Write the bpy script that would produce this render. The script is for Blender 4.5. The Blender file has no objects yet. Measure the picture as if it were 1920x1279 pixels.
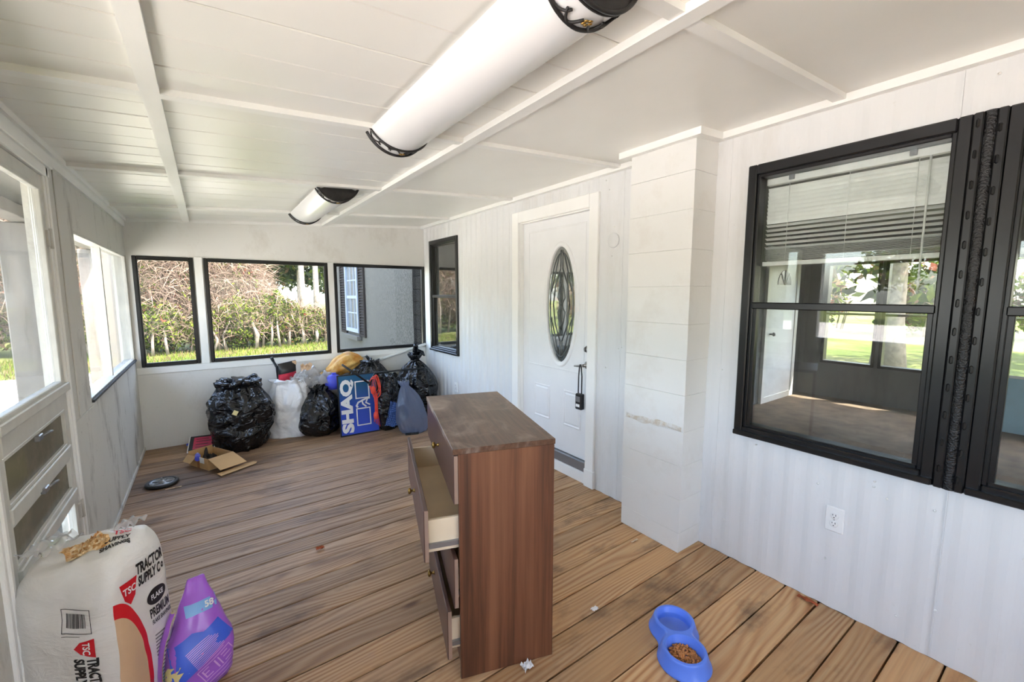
import bpy, bmesh, math, random
from math import sin, cos, pi, radians
from mathutils import Vector, Matrix, noise
from mathutils.bvhtree import BVHTree

scene = bpy.context.scene
col = scene.collection
rnd = random.Random(7)

# ------------------------------------------------------------------ camera, world, sun, exposure
cam_data = bpy.data.cameras.new('camera'); cam_data.lens = 15.0; cam_data.sensor_width = 36.0
cam_data.clip_start = 0.02; cam_data.clip_end = 400
cam = bpy.data.objects.new('camera', cam_data); col.objects.link(cam)
cam.location = (0, 0, 1.5); cam.rotation_euler = (radians(90 - 6.35), 0, radians(-35.5))
scene.camera = cam

world = bpy.data.worlds.new('sky'); scene.world = world; world.use_nodes = True
wn = world.node_tree; wn.nodes.clear()
wo = wn.nodes.new('ShaderNodeOutputWorld'); wb = wn.nodes.new('ShaderNodeBackground')
sky = wn.nodes.new('ShaderNodeTexSky'); sky.sky_type = 'NISHITA'; sky.sun_disc = False
sky.sun_elevation = radians(58); sky.sun_rotation = radians(145); sky.air_density = 1.0; sky.dust_density = 2.5; sky.ozone_density = 1.0
hs = wn.nodes.new('ShaderNodeHueSaturation'); hs.inputs['Saturation'].default_value = 0.85
wn.links.new(sky.outputs[0], hs.inputs['Color']); wn.links.new(hs.outputs[0], wb.inputs[0])
wb.inputs[1].default_value = 0.44
wn.links.new(wb.outputs[0], wo.inputs[0])

sun_data = bpy.data.lights.new('sun', 'SUN'); sun_data.energy = 4.2; sun_data.angle = radians(0.6); sun_data.color = (1.0, 0.95, 0.87)
sun = bpy.data.objects.new('sun', sun_data); col.objects.link(sun)
SUN_TO = Vector((-0.36, 0.42, -0.95)).normalized()
sun.rotation_euler = SUN_TO.to_track_quat('-Z', 'Y').to_euler()
sun.location = (20, -20, 25)

vs = scene.view_settings
vs.view_transform = 'Standard'; vs.look = 'None'; vs.gamma = 1.0; vs.use_curve_mapping = False
vs.exposure = 2.52

# ------------------------------------------------------------------ dimensions
XL, XR, YB, YF = -0.575, 2.35, 5.27, -3.0
ZG = -0.5                                  # lawn level, below the deck
def cz(x): return 2.178 + (x - XL) * 0.0622   # sloping ceiling

# ------------------------------------------------------------------ materials
def srgb(r, g, b):
    f = lambda c: (c / 255) / 12.92 if c / 255 <= 0.04045 else ((c / 255 + 0.055) / 1.055) ** 2.4
    return (f(r), f(g), f(b), 1.0)

class NT:
    def __init__(s, name):
        s.m = bpy.data.materials.new(name); s.m.use_nodes = True
        s.t = s.m.node_tree; s.b = s.t.nodes['Principled BSDF']; s.out = s.t.nodes['Material Output']
    def n(s, typ, **kw):
        nd = s.t.nodes.new('ShaderNode' + typ)
        for k, v in kw.items():
            if k.startswith('_'): setattr(nd, k[1:], v)
            else:
                key = k.replace('__', ' ')
                s.set(nd.inputs[int(key[1:]) if key[0] == 'i' and key[1:].isdigit() else key], v)
        return nd
    def set(s, sock, v):
        if hasattr(v, 'links') and hasattr(v, 'is_output'): s.t.links.new(v, sock)
        else: sock.default_value = v
    def pos(s): return s.n('NewGeometry').outputs['Position']
    def obj(s): return s.n('TexCoord').outputs['Object']
    def rand(s): return s.n('ObjectInfo').outputs['Random']
    def scale(s, vec, sc, off=None):
        m = s.n('Mapping', Vector=vec, Scale=sc)
        if off is not None: s.set(m.inputs['Location'], off)
        return m.outputs[0]
    def noise(s, vec, scale, detail=4, rough=0.55, dist=0.0):
        return s.n('TexNoise', Vector=vec, Scale=scale, Detail=detail, Roughness=rough, Distortion=dist).outputs[0]
    def ramp(s, fac, stops):
        r = s.n('ValToRGB', Fac=fac); e = r.color_ramp.elements
        while len(e) < len(stops): e.new(0.5)
        for el, (p, c) in zip(e, stops):
            el.position = p; el.color = c if not isinstance(c, (int, float)) else (c, c, c, 1)
        return r.outputs[0]
    def mix(s, fac, a, b, mode='MIX'):
        m = s.n('MixRGB', _blend_type=mode); s.set(m.inputs[0], fac); s.set(m.inputs[1], a); s.set(m.inputs[2], b)
        return m.outputs[0]
    def math(s, op, a, b=0.0, clamp=False):
        m = s.n('Math', _operation=op, _use_clamp=clamp); s.set(m.inputs[0], a); s.set(m.inputs[1], b); return m.outputs[0]
    def bump(s, h, strength=0.3, dist=0.01):
        b = s.n('Bump', Height=h, Strength=strength, Distance=dist); s.t.links.new(b.outputs[0], s.b.inputs['Normal'])
    def fin(s, color, rough=0.5, metal=0.0, spec=0.5):
        s.set(s.b.inputs['Base Color'], color); s.set(s.b.inputs['Roughness'], rough); s.set(s.b.inputs['Metallic'], metal)
        s.set(s.b.inputs['Specular IOR Level'], spec); return s.m

def plain(name, rgb, rough=0.5, metal=0.0, var=0.06, nscale=6.0, bump=0.0, bscale=60.0, spec=0.5):
    t = NT(name); c = srgb(*rgb)
    f = t.noise(t.obj(), nscale, 3)
    cc = t.ramp(f, [(0.3, tuple(x * (1 - var) for x in c[:3]) + (1,)), (0.7, tuple(min(1, x * (1 + var)) for x in c[:3]) + (1,))])
    if bump: t.bump(t.noise(t.obj(), bscale, 3), bump, 0.004)
    return t.fin(cc, rough, metal, spec)

def stained(name, rgb, dirt, amount=0.6, rough=0.5, bump=0.15, bscale=45, sc=(1, 1, 1), lowz=None):
    """painted board with dirt specks and weathered patches"""
    t = NT(name); p = t.pos()
    base = t.mix(t.math('MULTIPLY', t.noise(p, 1.7, 4), 0.35), srgb(*rgb), tuple(c * 0.86 for c in srgb(*rgb)[:3]) + (1,))
    m = t.ramp(t.noise(t.scale(p, sc), 3.2, 8, 0.7), [(0.52, 0.0), (0.72, 1.0)])
    m2 = t.ramp(t.noise(p, 38, 2, 0.5), [(0.70, 0.0), (0.76, 1.0)])
    k = t.math('MULTIPLY', t.math('MAXIMUM', m, t.math('MULTIPLY', m2, 0.5)), amount)
    if lowz:
        z = t.n('SeparateXYZ', Vector=p).outputs[2]
        k = t.math('MULTIPLY', k, t.n('MapRange', Value=z, i1=lowz[0], i2=lowz[1], i3=1.0, i4=lowz[2]).outputs[0])
    t.bump(t.noise(p, bscale, 4), bump, 0.004)
    return t.fin(t.mix(k, base, srgb(*dirt)), rough)

def deck_wood(name):
    t = NT(name); p = t.pos(); r = t.rand()
    off = t.n('CombineXYZ', X=t.math('MULTIPLY', r, 61.0), Y=t.math('MULTIPLY', r, 17.3), Z=0.0).outputs[0]
    q = t.n('VectorMath', _operation='ADD', i0=p, i1=off).outputs[0]
    w = t.n('TexWave', _wave_type='BANDS', _bands_direction='Y', _wave_profile='SIN', Vector=t.scale(q, (0.16, 1, 1)), Scale=12.0, Distortion=42.0, Detail=2.0)
    t.set(w.inputs['Detail Scale'], 0.28); t.set(w.inputs['Detail Roughness'], 0.55)
    rings = w.outputs['Fac']
    fib = t.noise(t.scale(q, (2.5, 130, 1)), 1.0, 3, 0.6)
    fresh = t.ramp(rings, [(0.0, srgb(176, 124, 78)), (0.25, srgb(196, 148, 100)), (0.7, srgb(208, 166, 118)), (1.0, srgb(214, 176, 130))])
    fresh = t.mix(t.ramp(t.noise(t.scale(q, (0.7, 3.0, 1), (3, 5, 0)), 2.0, 3), [(0.38, 0.15), (0.62, 0.95)]), srgb(203, 158, 110), fresh)
    grey = t.ramp(t.math('ADD', t.math('MULTIPLY', rings, 0.18), t.math('MULTIPLY', t.noise(t.scale(q, (0.9, 16, 1)), 1.6, 5, 0.65), 0.82)), [(0.25, srgb(104, 76, 56)), (0.5, srgb(162, 130, 102)), (0.75, srgb(192, 164, 136))])
    sx = t.n('SeparateXYZ', Vector=p)
    far = t.n('MapRange', Value=t.math('SUBTRACT', sx.outputs[1], t.math('MULTIPLY', sx.outputs[0], 0.55)), i1=0.2, i2=2.6).outputs[0]
    wm = t.math('ADD', t.math('MULTIPLY', far, 0.85), t.math('SUBTRACT', t.math('MULTIPLY', t.noise(t.scale(q, (0.8, 2.2, 1)), 1.6, 5, 0.65), 1.5), 0.68), True)
    c = t.mix(wm, fresh, grey)
    c = t.mix(0.4, c, t.ramp(fib, [(0.3, 0.62), (0.6, 1.0)]), 'MULTIPLY')
    tint = t.n('MapRange', Value=r, i3=0.74, i4=1.12).outputs[0]
    c = t.mix(1.0, c, t.n('CombineColor', i0=tint, i1=tint, i2=tint).outputs[0], 'MULTIPLY')
    kn = t.n('TexVoronoi', Vector=t.scale(q, (1.3, 3.6, 1)), Scale=1.0)
    c = t.mix(t.ramp(kn.outputs['Distance'], [(0.03, 0.8), (0.085, 0.0)]), c, srgb(92, 56, 34))
    st = t.ramp(t.noise(t.scale(p, (0.9, 1.9, 1)), 2.0, 6, 0.6), [(0.55, 0.0), (0.68, 1.0)])
    c = t.mix(t.math('MULTIPLY', st, 0.7), c, srgb(82, 60, 46))
    st2 = t.ramp(t.noise(t.scale(p, (1.5, 4.0, 1), (4, 9, 0)), 2.4, 6, 0.7), [(0.62, 0.0), (0.8, 1.0)])
    c = t.mix(t.math('MULTIPLY', st2, 0.35), c, srgb(150, 132, 132))
    dv = t.n('VectorMath', _operation='SUBTRACT', i0=p, i1=(-0.25, 4.25, 0)).outputs[0]
    dl = t.n('VectorMath', _operation='LENGTH', i0=t.scale(dv, (0.75, 1.35, 0))).outputs['Value']
    spill = t.math('ADD', dl, t.math('MULTIPLY', t.math('SUBTRACT', t.noise(t.scale(p, (2.2, 7, 1)), 1.5, 5, 0.7), 0.5), 1.1))
    c = t.mix(t.ramp(spill, [(0.18, 0.62), (0.62, 0.0)]), c, srgb(66, 54, 54))
    t.bump(t.math('ADD', t.math('MULTIPLY', rings, 0.4), fib), 0.3, 0.003)
    return t.fin(c, t.n('MapRange', Value=fib, i3=0.42, i4=0.68).outputs[0], 0.0, 0.4)

def laminate(name, horizontal=False):
    t = NT(name); p = t.obj()
    s1 = (11, 14, 0.5) if not horizontal else (9, 0.6, 7)
    s2 = (60, 70, 1.6) if not horizontal else (70, 2.0, 60)
    a = t.noise(t.scale(p, s1), 1.0, 3, 0.5, 0.4); b = t.noise(t.scale(p, s2), 1.0, 5, 0.65, 0.6)
    f = t.math('ADD', t.math('MULTIPLY', a, 0.7), t.math('MULTIPLY', b, 0.35))
    c = t.ramp(f, [(0.34, srgb(44, 27, 19)), (0.46, srgb(84, 51, 34)), (0.56, srgb(112, 69, 46)), (0.72, srgb(130, 86, 59))])
    return t.fin(c, 0.42), t, c

def glass(name, tint=(0.96, 0.98, 0.97), haze=0.05, hazecol=(215, 215, 210), refl=1.0, rough=0.01, dirt=0.0):
    t = NT(name); t.t.nodes.remove(t.b)
    tr = t.n('BsdfTransparent', Color=tint + (1,)); gl = t.n('BsdfGlossy', Roughness=rough)
    sch = t.math('ADD', t.math('MULTIPLY', t.math('POWER', t.n('LayerWeight', Blend=0.5).outputs['Facing'], 5.0), 0.96), 0.04)
    fr = t.math('MULTIPLY', sch, refl, True)
    m1 = t.n('MixShader', Fac=fr, i1=tr.outputs[0], i2=gl.outputs[0])
    df = t.n('BsdfDiffuse', Color=srgb(*hazecol)); tl = t.n('BsdfTranslucent', Color=srgb(*hazecol))
    md = t.n('MixShader', Fac=0.5, i1=df.outputs[0], i2=tl.outputs[0])
    h = haze
    if dirt:
        h = t.math('ADD', haze, t.math('MULTIPLY', t.ramp(t.noise(t.pos(), 5, 8, 0.7), [(0.45, 0.0), (0.8, 1.0)]), dirt))
    m2 = t.n('MixShader', Fac=h, i1=m1.outputs[0], i2=md.outputs[0])
    t.t.links.new(m2.outputs[0], t.out.inputs[0]); return t.m

M = {}
M['deck'] = deck_wood('weathered_deck_wood')
M['dark_void'] = plain('underfloor_dark', (40, 34, 30), 0.9)
M['white'] = plain('white_paint', (236, 235, 230), 0.42, var=0.03, nscale=2, bump=0.08)
M['ceil'] = plain('ceiling_white_gloss_paint', (240, 238, 232), 0.30, var=0.03, nscale=1.5, bump=0.10, bscale=9)
M['trimw'] = plain('trim_white_paint', (245, 244, 240), 0.38, var=0.03, nscale=3, bump=0.10, bscale=30)
M['siding'] = stained('white_metal_siding', (229, 229, 228), (196, 190, 178), 0.35, 0.45, 0.05, 30, (1, 1, 0.25))
M['backwall'] = stained('white_painted_board', (238, 236, 231), (190, 180, 165), 0.35, 0.55, 0.10, 60, (1, 1, 0.6))
M['leftwall'] = stained('mildewed_white_board', (214, 211, 203), (112, 104, 92), 0.95, 0.7, 0.5, 70, (1, 1.4, 0.45))
M['block'] = stained('white_painted_block', (232, 231, 227), (200, 190, 176), 0.3, 0.5, 0.25, 40)
M['black'] = plain('black_painted_aluminium', (14, 14, 17), 0.32, var=0.2, nscale=14, bump=0.06)
M['blackrough'] = plain('black_hammered_mastic', (16, 16, 19), 0.25, var=0.2, nscale=40, bump=1.0, bscale=130)
M['alu'] = plain('aged_white_aluminium', (208, 206, 198), 0.45, var=0.08, nscale=9, bump=0.05)
M['steel'] = plain('grey_metal', (150, 152, 156), 0.35, 0.8)
M['glass'] = glass('window_glass', (0.93, 0.95, 0.94), 0.015, refl=1.4, dirt=0.10)
M['glass_dirty'] = glass('dusty_glass', (0.88, 0.89, 0.88), 0.05, (190, 188, 182), 0.22, 0.05, 0.12)
M['glass_refl'] = glass('reflective_window_glass', (0.80, 0.82, 0.82), 0.06, (170, 170, 166), 3.0, 0.02, 0.1)
M['glass_grime'] = glass('grimy_glass', (0.30, 0.28, 0.24), 0.45, (120, 112, 98), 0.6, 0.15, 0.4)
M['screen'] = glass('thin_clear_plastic', (0.97, 0.98, 0.97), 0.01, refl=0.35, rough=0.03)
M['post'] = stained('weathered_grey_post', (112, 107, 99), (78, 71, 62), 0.8, 0.85, 0.4, 50, (3, 3, 0.3))
M['stucco'] = plain('grey_stucco', (82, 80, 75), 0.9, spec=0.1, var=0.36, nscale=28, bump=1.0, bscale=70)
M['brownplank'] = plain('dark_brown_planks', (20, 16, 13), 0.9, spec=0.08, var=0.3, nscale=6)
M['shutter'] = plain('dark_shutter_paint', (34, 29, 27), 0.8, spec=0.1)
M['carpet'] = plain('brown_grey_carpet', (116, 99, 82), 0.95, var=0.35, nscale=5, bump=0.6, bscale=160)
M['inner'] = plain('interior_grey_wall', (104, 104, 104), 0.8, var=0.04)
M['roof'] = plain('grey_roofing', (120, 118, 114), 0.9)

# ------------------------------------------------------------------ mesh helpers
class MB:
    def __init__(s): s.v = []; s.f = []; s.mi = []; s.cur = 0; s.sm = set()
    def add(s, vs, fs, smooth=False):
        b = len(s.v); s.v += [tuple(v) for v in vs]
        for f in fs:
            if smooth: s.sm.add(len(s.f))
            s.f.append(tuple(b + i for i in f)); s.mi.append(s.cur)
        return s
    def box(s, x0, x1, y0, y1, z0, z1, M4=None):
        vs = [Vector((x, y, z)) for z in (z0, z1) for y in (y0, y1) for x in (x0, x1)]
        if M4 is not None: vs = [M4 @ v for v in vs]
        return s.add(vs, [(0, 2, 3, 1), (4, 5, 7, 6), (0, 1, 5, 4), (2, 6, 7, 3), (0, 4, 6, 2), (1, 3, 7, 5)])
    def bbox(s, x0, x1, y0, y1, z0, z1, b=0.004, M4=None):
        """box with chamfered edges"""
        bm = bmesh.new(); bmesh.ops.create_cube(bm, size=1)
        for v in bm.verts: v.co = ((x0 + x1) / 2 + v.co.x * (x1 - x0), (y0 + y1) / 2 + v.co.y * (y1 - y0), (z0 + z1) / 2 + v.co.z * (z1 - z0))
        bmesh.ops.bevel(bm, geom=bm.edges[:], offset=b, segments=1, affect='EDGES', profile=0.5)
        bm.verts.index_update()
        vs = [v.co.copy() if M4 is None else M4 @ v.co for v in bm.verts]; fs = [[v.index for v in f.verts] for f in bm.faces]; bm.free()
        return s.add(vs, fs)
    def cbox(s, x0, x1, y0, y1, d0, d1):
        """slab hung d0..d1 below the sloping ceiling"""
        vs = [(x, y, cz(x) - d) for d in (d1, d0) for y in (y0, y1) for x in (x0, x1)]
        return s.add(vs, [(0, 2, 3, 1), (4, 5, 7, 6), (0, 1, 5, 4), (2, 6, 7, 3), (0, 4, 6, 2), (1, 3, 7, 5)])
    def tube(s, pts, r, n=8, cap=True, closed=False):
        pts = [Vector(p) for p in pts]; N = len(pts); rs = r if isinstance(r, (list, tuple)) else [r] * N
        vs = []; up = None
        for i, p in enumerate(pts):
            a = pts[(i - 1) % N] if (closed or i > 0) else p; b = pts[(i + 1) % N] if (closed or i < N - 1) else p
            d = (b - a).normalized()
            if up is None: up = Vector((0, 0, 1)) if abs(d.z) < 0.9 else Vector((1, 0, 0))
            x = d.cross(up)
            if x.length < 1e-5: x = d.orthogonal()
            x.normalize(); y = x.cross(d); up = y
            for k in range(n):
                an = 2 * pi * k / n; vs.append(p + (x * cos(an) + y * sin(an)) * rs[i])
        fs = []
        for i in range(N if closed else N - 1):
            j = (i + 1) % N
            for k in range(n): fs.append((i * n + k, i * n + (k + 1) % n, j * n + (k + 1) % n, j * n + k))
        if cap and not closed: fs += [tuple(range(n))[::-1], tuple(range((N - 1) * n, N * n))]
        return s.add(vs, fs, True)
    def lathe(s, prof, n=32, M4=None, smooth=True, cap=True):
        vs = []; fs = []
        for r, z in prof:
            for k in range(n): vs.append(Vector((r * cos(2 * pi * k / n), r * sin(2 * pi * k / n), z)))
        for i in range(len(prof) - 1):
            for k in range(n): fs.append((i * n + k, i * n + (k + 1) % n, (i + 1) * n + (k + 1) % n, (i + 1) * n + k))
        if cap and prof[0][0] > 1e-6: fs.append(tuple(range(n))[::-1])
        if cap and prof[-1][0] > 1e-6: fs.append(tuple(range((len(prof) - 1) * n, len(prof) * n)))
        if M4 is not None: vs = [M4 @ v for v in vs]
        return s.add(vs, fs, smooth)
    def prism(s, poly, t, M4):
        """flat outline (x,y) extruded by t along z, placed by M4"""
        n = len(poly); vs = [M4 @ Vector((x, y, z)) for z in (0, t) for x, y in poly]
        fs = [tuple(range(n))[::-1], tuple(range(n, 2 * n))] + [(i, (i + 1) % n, n + (i + 1) % n, n + i) for i in range(n)]
        return s.add(vs, fs)
    def build(s, name, mat, parent=None, loc=None, rotz=None):
        me = bpy.data.meshes.new(name); me.from_pydata(s.v, [], s.f)
        mats = mat if isinstance(mat, (list, tuple)) else [mat]
        for m in mats: me.materials.append(M[m] if isinstance(m, str) else m)
        for i, p in enumerate(me.polygons):
            p.material_index = s.mi[i]; p.use_smooth = i in s.sm
        me.update()
        return link(name, me, parent, loc, rotz)

def link(name, me, parent=None, loc=None, rotz=None):
    o = bpy.data.objects.new(name, me); col.objects.link(o)
    if parent is not None: o.parent = parent
    if loc is not None: o.location = loc
    if rotz is not None: o.rotation_euler = (0, 0, rotz)
    return o
def tag(o, label=None, cat=None, group=None, kind=None):
    if label: o['label'] = label
    if cat: o['category'] = cat
    if group: o['group'] = group
    if kind: o['kind'] = kind
    return o
def thing(name, label, cat, loc=(0, 0, 0), rotz=0, group=None, kind=None):
    return tag(link(name, None, None, loc, rotz), label, cat, group, kind)
def copy_tree(o, parent=None):
    c = o.copy(); col.objects.link(c); c.parent = parent
    for ch in list(o.children): copy_tree(ch, c)
    return c
def boxo(name, mat, parent, *a, b=0.0):
    m = MB(); m.bbox(*a, b=b) if b else m.box(*a); return m.build(name, mat, parent)
def frame_y(name, mat, parent, x0, x1, y0, y1, z0, z1, w, wt=None, wb=None, b=0.0):
    """rectangular frame in the YZ plane, x0..x1 thick"""
    m = MB(); wt = wt or w; wb = wb or w; f = (lambda *a: m.bbox(*a, b=b)) if b else m.box
    f(x0, x1, y0, y0 + w, z0, z1); f(x0, x1, y1 - w, y1, z0, z1)
    f(x0, x1, y0 + w, y1 - w, z0, z0 + wb); f(x0, x1, y0 + w, y1 - w, z1 - wt, z1)
    return m.build(name, mat, parent)
def frame_x(name, mat, parent, x0, x1, y0, y1, z0, z1, w, b=0.0):
    m = MB(); f = (lambda *a: m.bbox(*a, b=b)) if b else m.box
    f(x0, x0 + w, y0, y1, z0, z1); f(x1 - w, x1, y0, y1, z0, z1)
    f(x0 + w, x1 - w, y0, y1, z0, z0 + w); f(x0 + w, x1 - w, y0, y1, z1 - w, z1)
    return m.build(name, mat, parent)
def holed(m, axis, p0, p1, a0, a1, z0, z1, holes, ztop=None):
    """slab with rectangular holes: axis 'x' = plane normal to X (a is Y), 'y' = normal to Y (a is X)"""
    As = sorted({a0, a1} | {h[i] for h in holes for i in (0, 1) if a0 < h[i] < a1})
    Zs = sorted({z0, z1} | {h[i] for h in holes for i in (2, 3) if z0 < h[i] < z1})
    for i in range(len(As) - 1):
        for k in range(len(Zs) - 1):
            ca, cz_ = (As[i] + As[i + 1]) / 2, (Zs[k] + Zs[k + 1]) / 2
            if any(h[0] < ca < h[1] and h[2] < cz_ < h[3] for h in holes): continue
            if axis == 'x': m.box(p0, p1, As[i], As[i + 1], Zs[k], Zs[k + 1])
            else:
                b = len(m.v); m.box(As[i], As[i + 1], p0, p1, Zs[k], Zs[k + 1])
                if ztop and Zs[k + 1] == z1:
                    for q in range(b, b + 8):
                        x, y, z = m.v[q]
                        if z == z1: m.v[q] = (x, y, ztop(x))
    return m
def text_mesh(body, size, bold=0.0, align='CENTER', spacing=1.0, sx=1.0, shear=0.0):
    cu = bpy.data.curves.new('lettering', 'FONT'); cu.body = body; cu.size = size; cu.align_x = align; cu.align_y = 'CENTER'
    cu.offset = bold; cu.space_character = spacing; cu.resolution_u = 3; cu.shear = shear; cu.space_line = 0.8
    o = bpy.data.objects.new('lettering', cu); col.objects.link(o); bpy.context.view_layer.update()
    me = bpy.data.meshes.new_from_object(o.evaluated_get(bpy.context.evaluated_depsgraph_get()))
    vs = [(v.co.x * sx, v.co.y) for v in me.vertices]; fs = [tuple(p.vertices) for p in me.polygons]
    bpy.data.objects.remove(o); bpy.data.curves.remove(cu); bpy.data.meshes.remove(me)
    return vs, fs
# ------------------------------------------------------------------ floor
floor = tag(boxo('floor', 'dark_void', None, XL - 0.1, XR, YF, YB + 0.1, -0.16, -0.045), 'deck floor of weathered tan planks running across the porch', 'floor', kind='structure')
bw = 0.148; y = YB - bw * 0.35; boards = []
def board_mesh(w, x0, x1):
    c = 0.004; P = [(-w / 2, -0.04), (w / 2, -0.04), (w / 2, -c), (w / 2 - c, 0), (-w / 2 + c, 0), (-w / 2, -c)]
    m = MB(); n = len(P); m.add([(x, a, b) for x in (x0, x1) for a, b in P], [tuple(range(n)), tuple(range(n, 2 * n))[::-1]] + [(i, n + i, n + (i + 1) % n, (i + 1) % n) for i in range(n)])
    me = bpy.data.meshes.new('deck_board'); me.from_pydata(m.v, [], m.f); me.materials.append(M['deck']); me.update(); return me
bmeshes = [board_mesh(bw - g, XL, XR - 0.002) for g in (0.003, 0.0045, 0.006, 0.008)]
r2 = random.Random(3)
Y0 = 1.001 + 0.0  # a joint measured on the photo
k0 = int((YB - Y0) / bw)
for k in range(k0, -27, -1):
    yc = Y0 + (k + 0.5) * bw
    if yc > YB - 0.02: continue
    near = yc < 1.3
    o = link('deck_board', r2.choice(bmeshes[2:] if near else bmeshes[:3]), floor, (0, yc, r2.uniform(-0.0025, 0.0)))
    o.rotation_euler = (r2.uniform(-0.008, 0.008), 0, 0)

# ------------------------------------------------------------------ right wall: ribbed siding with openings
HW = (-0.52, 1.118, 0.765, 2.125); HD = (2.283, 3.167, 0.0, 2.13); HF = (4.345, 5.03, 0.80, 2.13)
def rib(y):
    t = (y / 0.1016) % 1.0
    a = 0.5 - 0.5 * cos(2 * pi * t); a = a * a * (3 - 2 * a)
    amp = 0.0045 if y < 2.2 else 0.012
    return -amp * a
wr = MB(); holes = [HW, HD, HF]
ys = {round(YF + i * 0.0127, 4) for i in range(int((YB - YF) / 0.0127) + 1)} | {YB} | {h[i] for h in holes for i in (0, 1)}
ys = sorted(ys); zt = cz(XR) - 0.005
zs = sorted({0.0, zt} | {h[i] for h in holes for i in (2, 3)})
for i in range(len(ys) - 1):
    for k in range(len(zs) - 1):
        ca, c2 = (ys[i] + ys[i + 1]) / 2, (zs[k] + zs[k + 1]) / 2
        if any(h[0] < ca < h[1] and h[2] < c2 < h[3] for h in holes): continue
        wr.add([(XR + rib(ys[i]), ys[i], zs[k]), (XR + rib(ys[i + 1]), ys[i + 1], zs[k]), (XR + rib(ys[i + 1]), ys[i + 1], zs[k + 1]), (XR + rib(ys[i]), ys[i], zs[k + 1])], [(0, 3, 2, 1)])
holed(wr, 'x', XR + 0.004, XR + 0.10, YF, YB + 0.10, 0.0, 2.45, holes)
wall_right = tag(wr.build('wall_right', 'siding'), 'white vertical ribbed siding wall of the house', 'wall', kind='structure')
for ysm in (0.395, 1.255, 3.70, 1.98):      # sheet joints
    boxo('seam_strip', 'siding', wall_right, XR - 0.006, XR - 0.001, ysm - 0.0022, ysm + 0.0022, (2.13 if ysm == 0.395 else 0.004), zt)
boxo('seam_strip', 'siding', wall_right, XR - 0.006, XR - 0.001, 0.309, 0.3125, 0.004, 0.73)
sw = random.Random(11)
scr = MB()
for _ in range(46):
    yy, zz = sw.uniform(0.1, 2.15), sw.uniform(0.08, 2.3)
    if -0.5 < yy < 1.16 and 0.7 < zz < 2.2: continue
    scr.lathe([(0.005, -0.001), (0.005, 0.002), (0.001, 0.0035)], 6, Matrix.Translation((XR - 0.007, yy, zz)) @ Matrix.Rotation(-pi / 2, 4, 'Y'))
scr.build('screw_heads', 'white', wall_right)['kind'] = 'stuff'

# ceiling trim along the right wall and round the pillar
PX0, PY0, PY1 = 2.135, 1.335, 1.755        # pillar footprint
m = MB(); m.cbox(XR - 0.05, XR, YF, PY0, 0.0, 0.035); m.build('trim_1', 'trimw'); tag(bpy.data.objects['trim_1'], 'white ceiling edge trim above the big black framed windows', 'trim', kind='structure')
m = MB(); m.cbox(XR - 0.05, XR, PY1, YB, 0.0, 0.035); tag(m.build('trim_2', 'trimw'), 'white ceiling edge trim above the oval glass door', 'trim', kind='structure')
m = MB(); m.cbox(PX0 - 0.045, PX0, PY0 - 0.05, PY1 + 0.06, 0.0, 0.038); m.cbox(PX0, XR - 0.05, PY0 - 0.05, PY0, 0.0, 0.038); m.cbox(PX0, XR - 0.05, PY1, PY1 + 0.05, 0.0, 0.038)
tag(m.build('trim_3', 'trimw'), 'white ceiling trim wrapped round the block pillar', 'trim', kind='structure')
# ------------------------------------------------------------------ block pillar
pil = thing('wall_pillar', 'white painted concrete block pillar between door and big window', 'pillar', (PX0, PY0, 0), kind='structure')
hts = [0.12, 0.2, 0.2, 0.2, 0.21, 0.2, 0.2, 0.21, 0.2, 0.21, 0.2, 0.2]; z = 0.0; r3 = random.Random(5)
for i, h in enumerate(hts):
    z1 = min(z + h, cz(PX0) - 0.012)
    j = r3.uniform(-0.0012, 0.0012)
    boxo('block', 'block', pil, j, XR - PX0 + 0.0, j, PY1 - PY0 + j, z + 0.0004, z1 - 0.0004, b=0.0014); z = z1
boxo('mortar_core', 'block', pil, 0.006, XR - PX0, 0.006, PY1 - PY0 - 0.006, 0, z - 0.002)
# chipped mortar band
t = NT('chipped_mortar'); p = t.pos()
M['chip'] = t.fin(t.ramp(t.noise(p, 22, 6, 0.7), [(0.4, srgb(226, 224, 218)), (0.62, srgb(205, 190, 168))]), 0.8); t.bump(t.noise(p, 60, 4), 1.0, 0.01)
m = MB(); n = 26; vs = []
for i in range(n + 1):
    yy = 0.012 + (PY1 - PY0 - 0.03) * i / n
    hgt = 0.024 * (0.5 + abs(noise.noise((yy * 9, 2, 0)))); zc = 0.735 + 0.01 * noise.noise((yy * 5, 7, 1))
    vs += [(-0.0005, yy, zc - hgt), (-0.0055 - 0.004 * noise.noise((yy * 30, 1, 1)), yy, zc), (-0.0005, yy, zc + hgt)]
m.add(vs, [(i * 3 + k, i * 3 + k + 1, i * 3 + k + 4, i * 3 + k + 3) for i in range(n) for k in (0, 1)], True); m.build('chipped_mortar', 'chip', pil)

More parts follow.
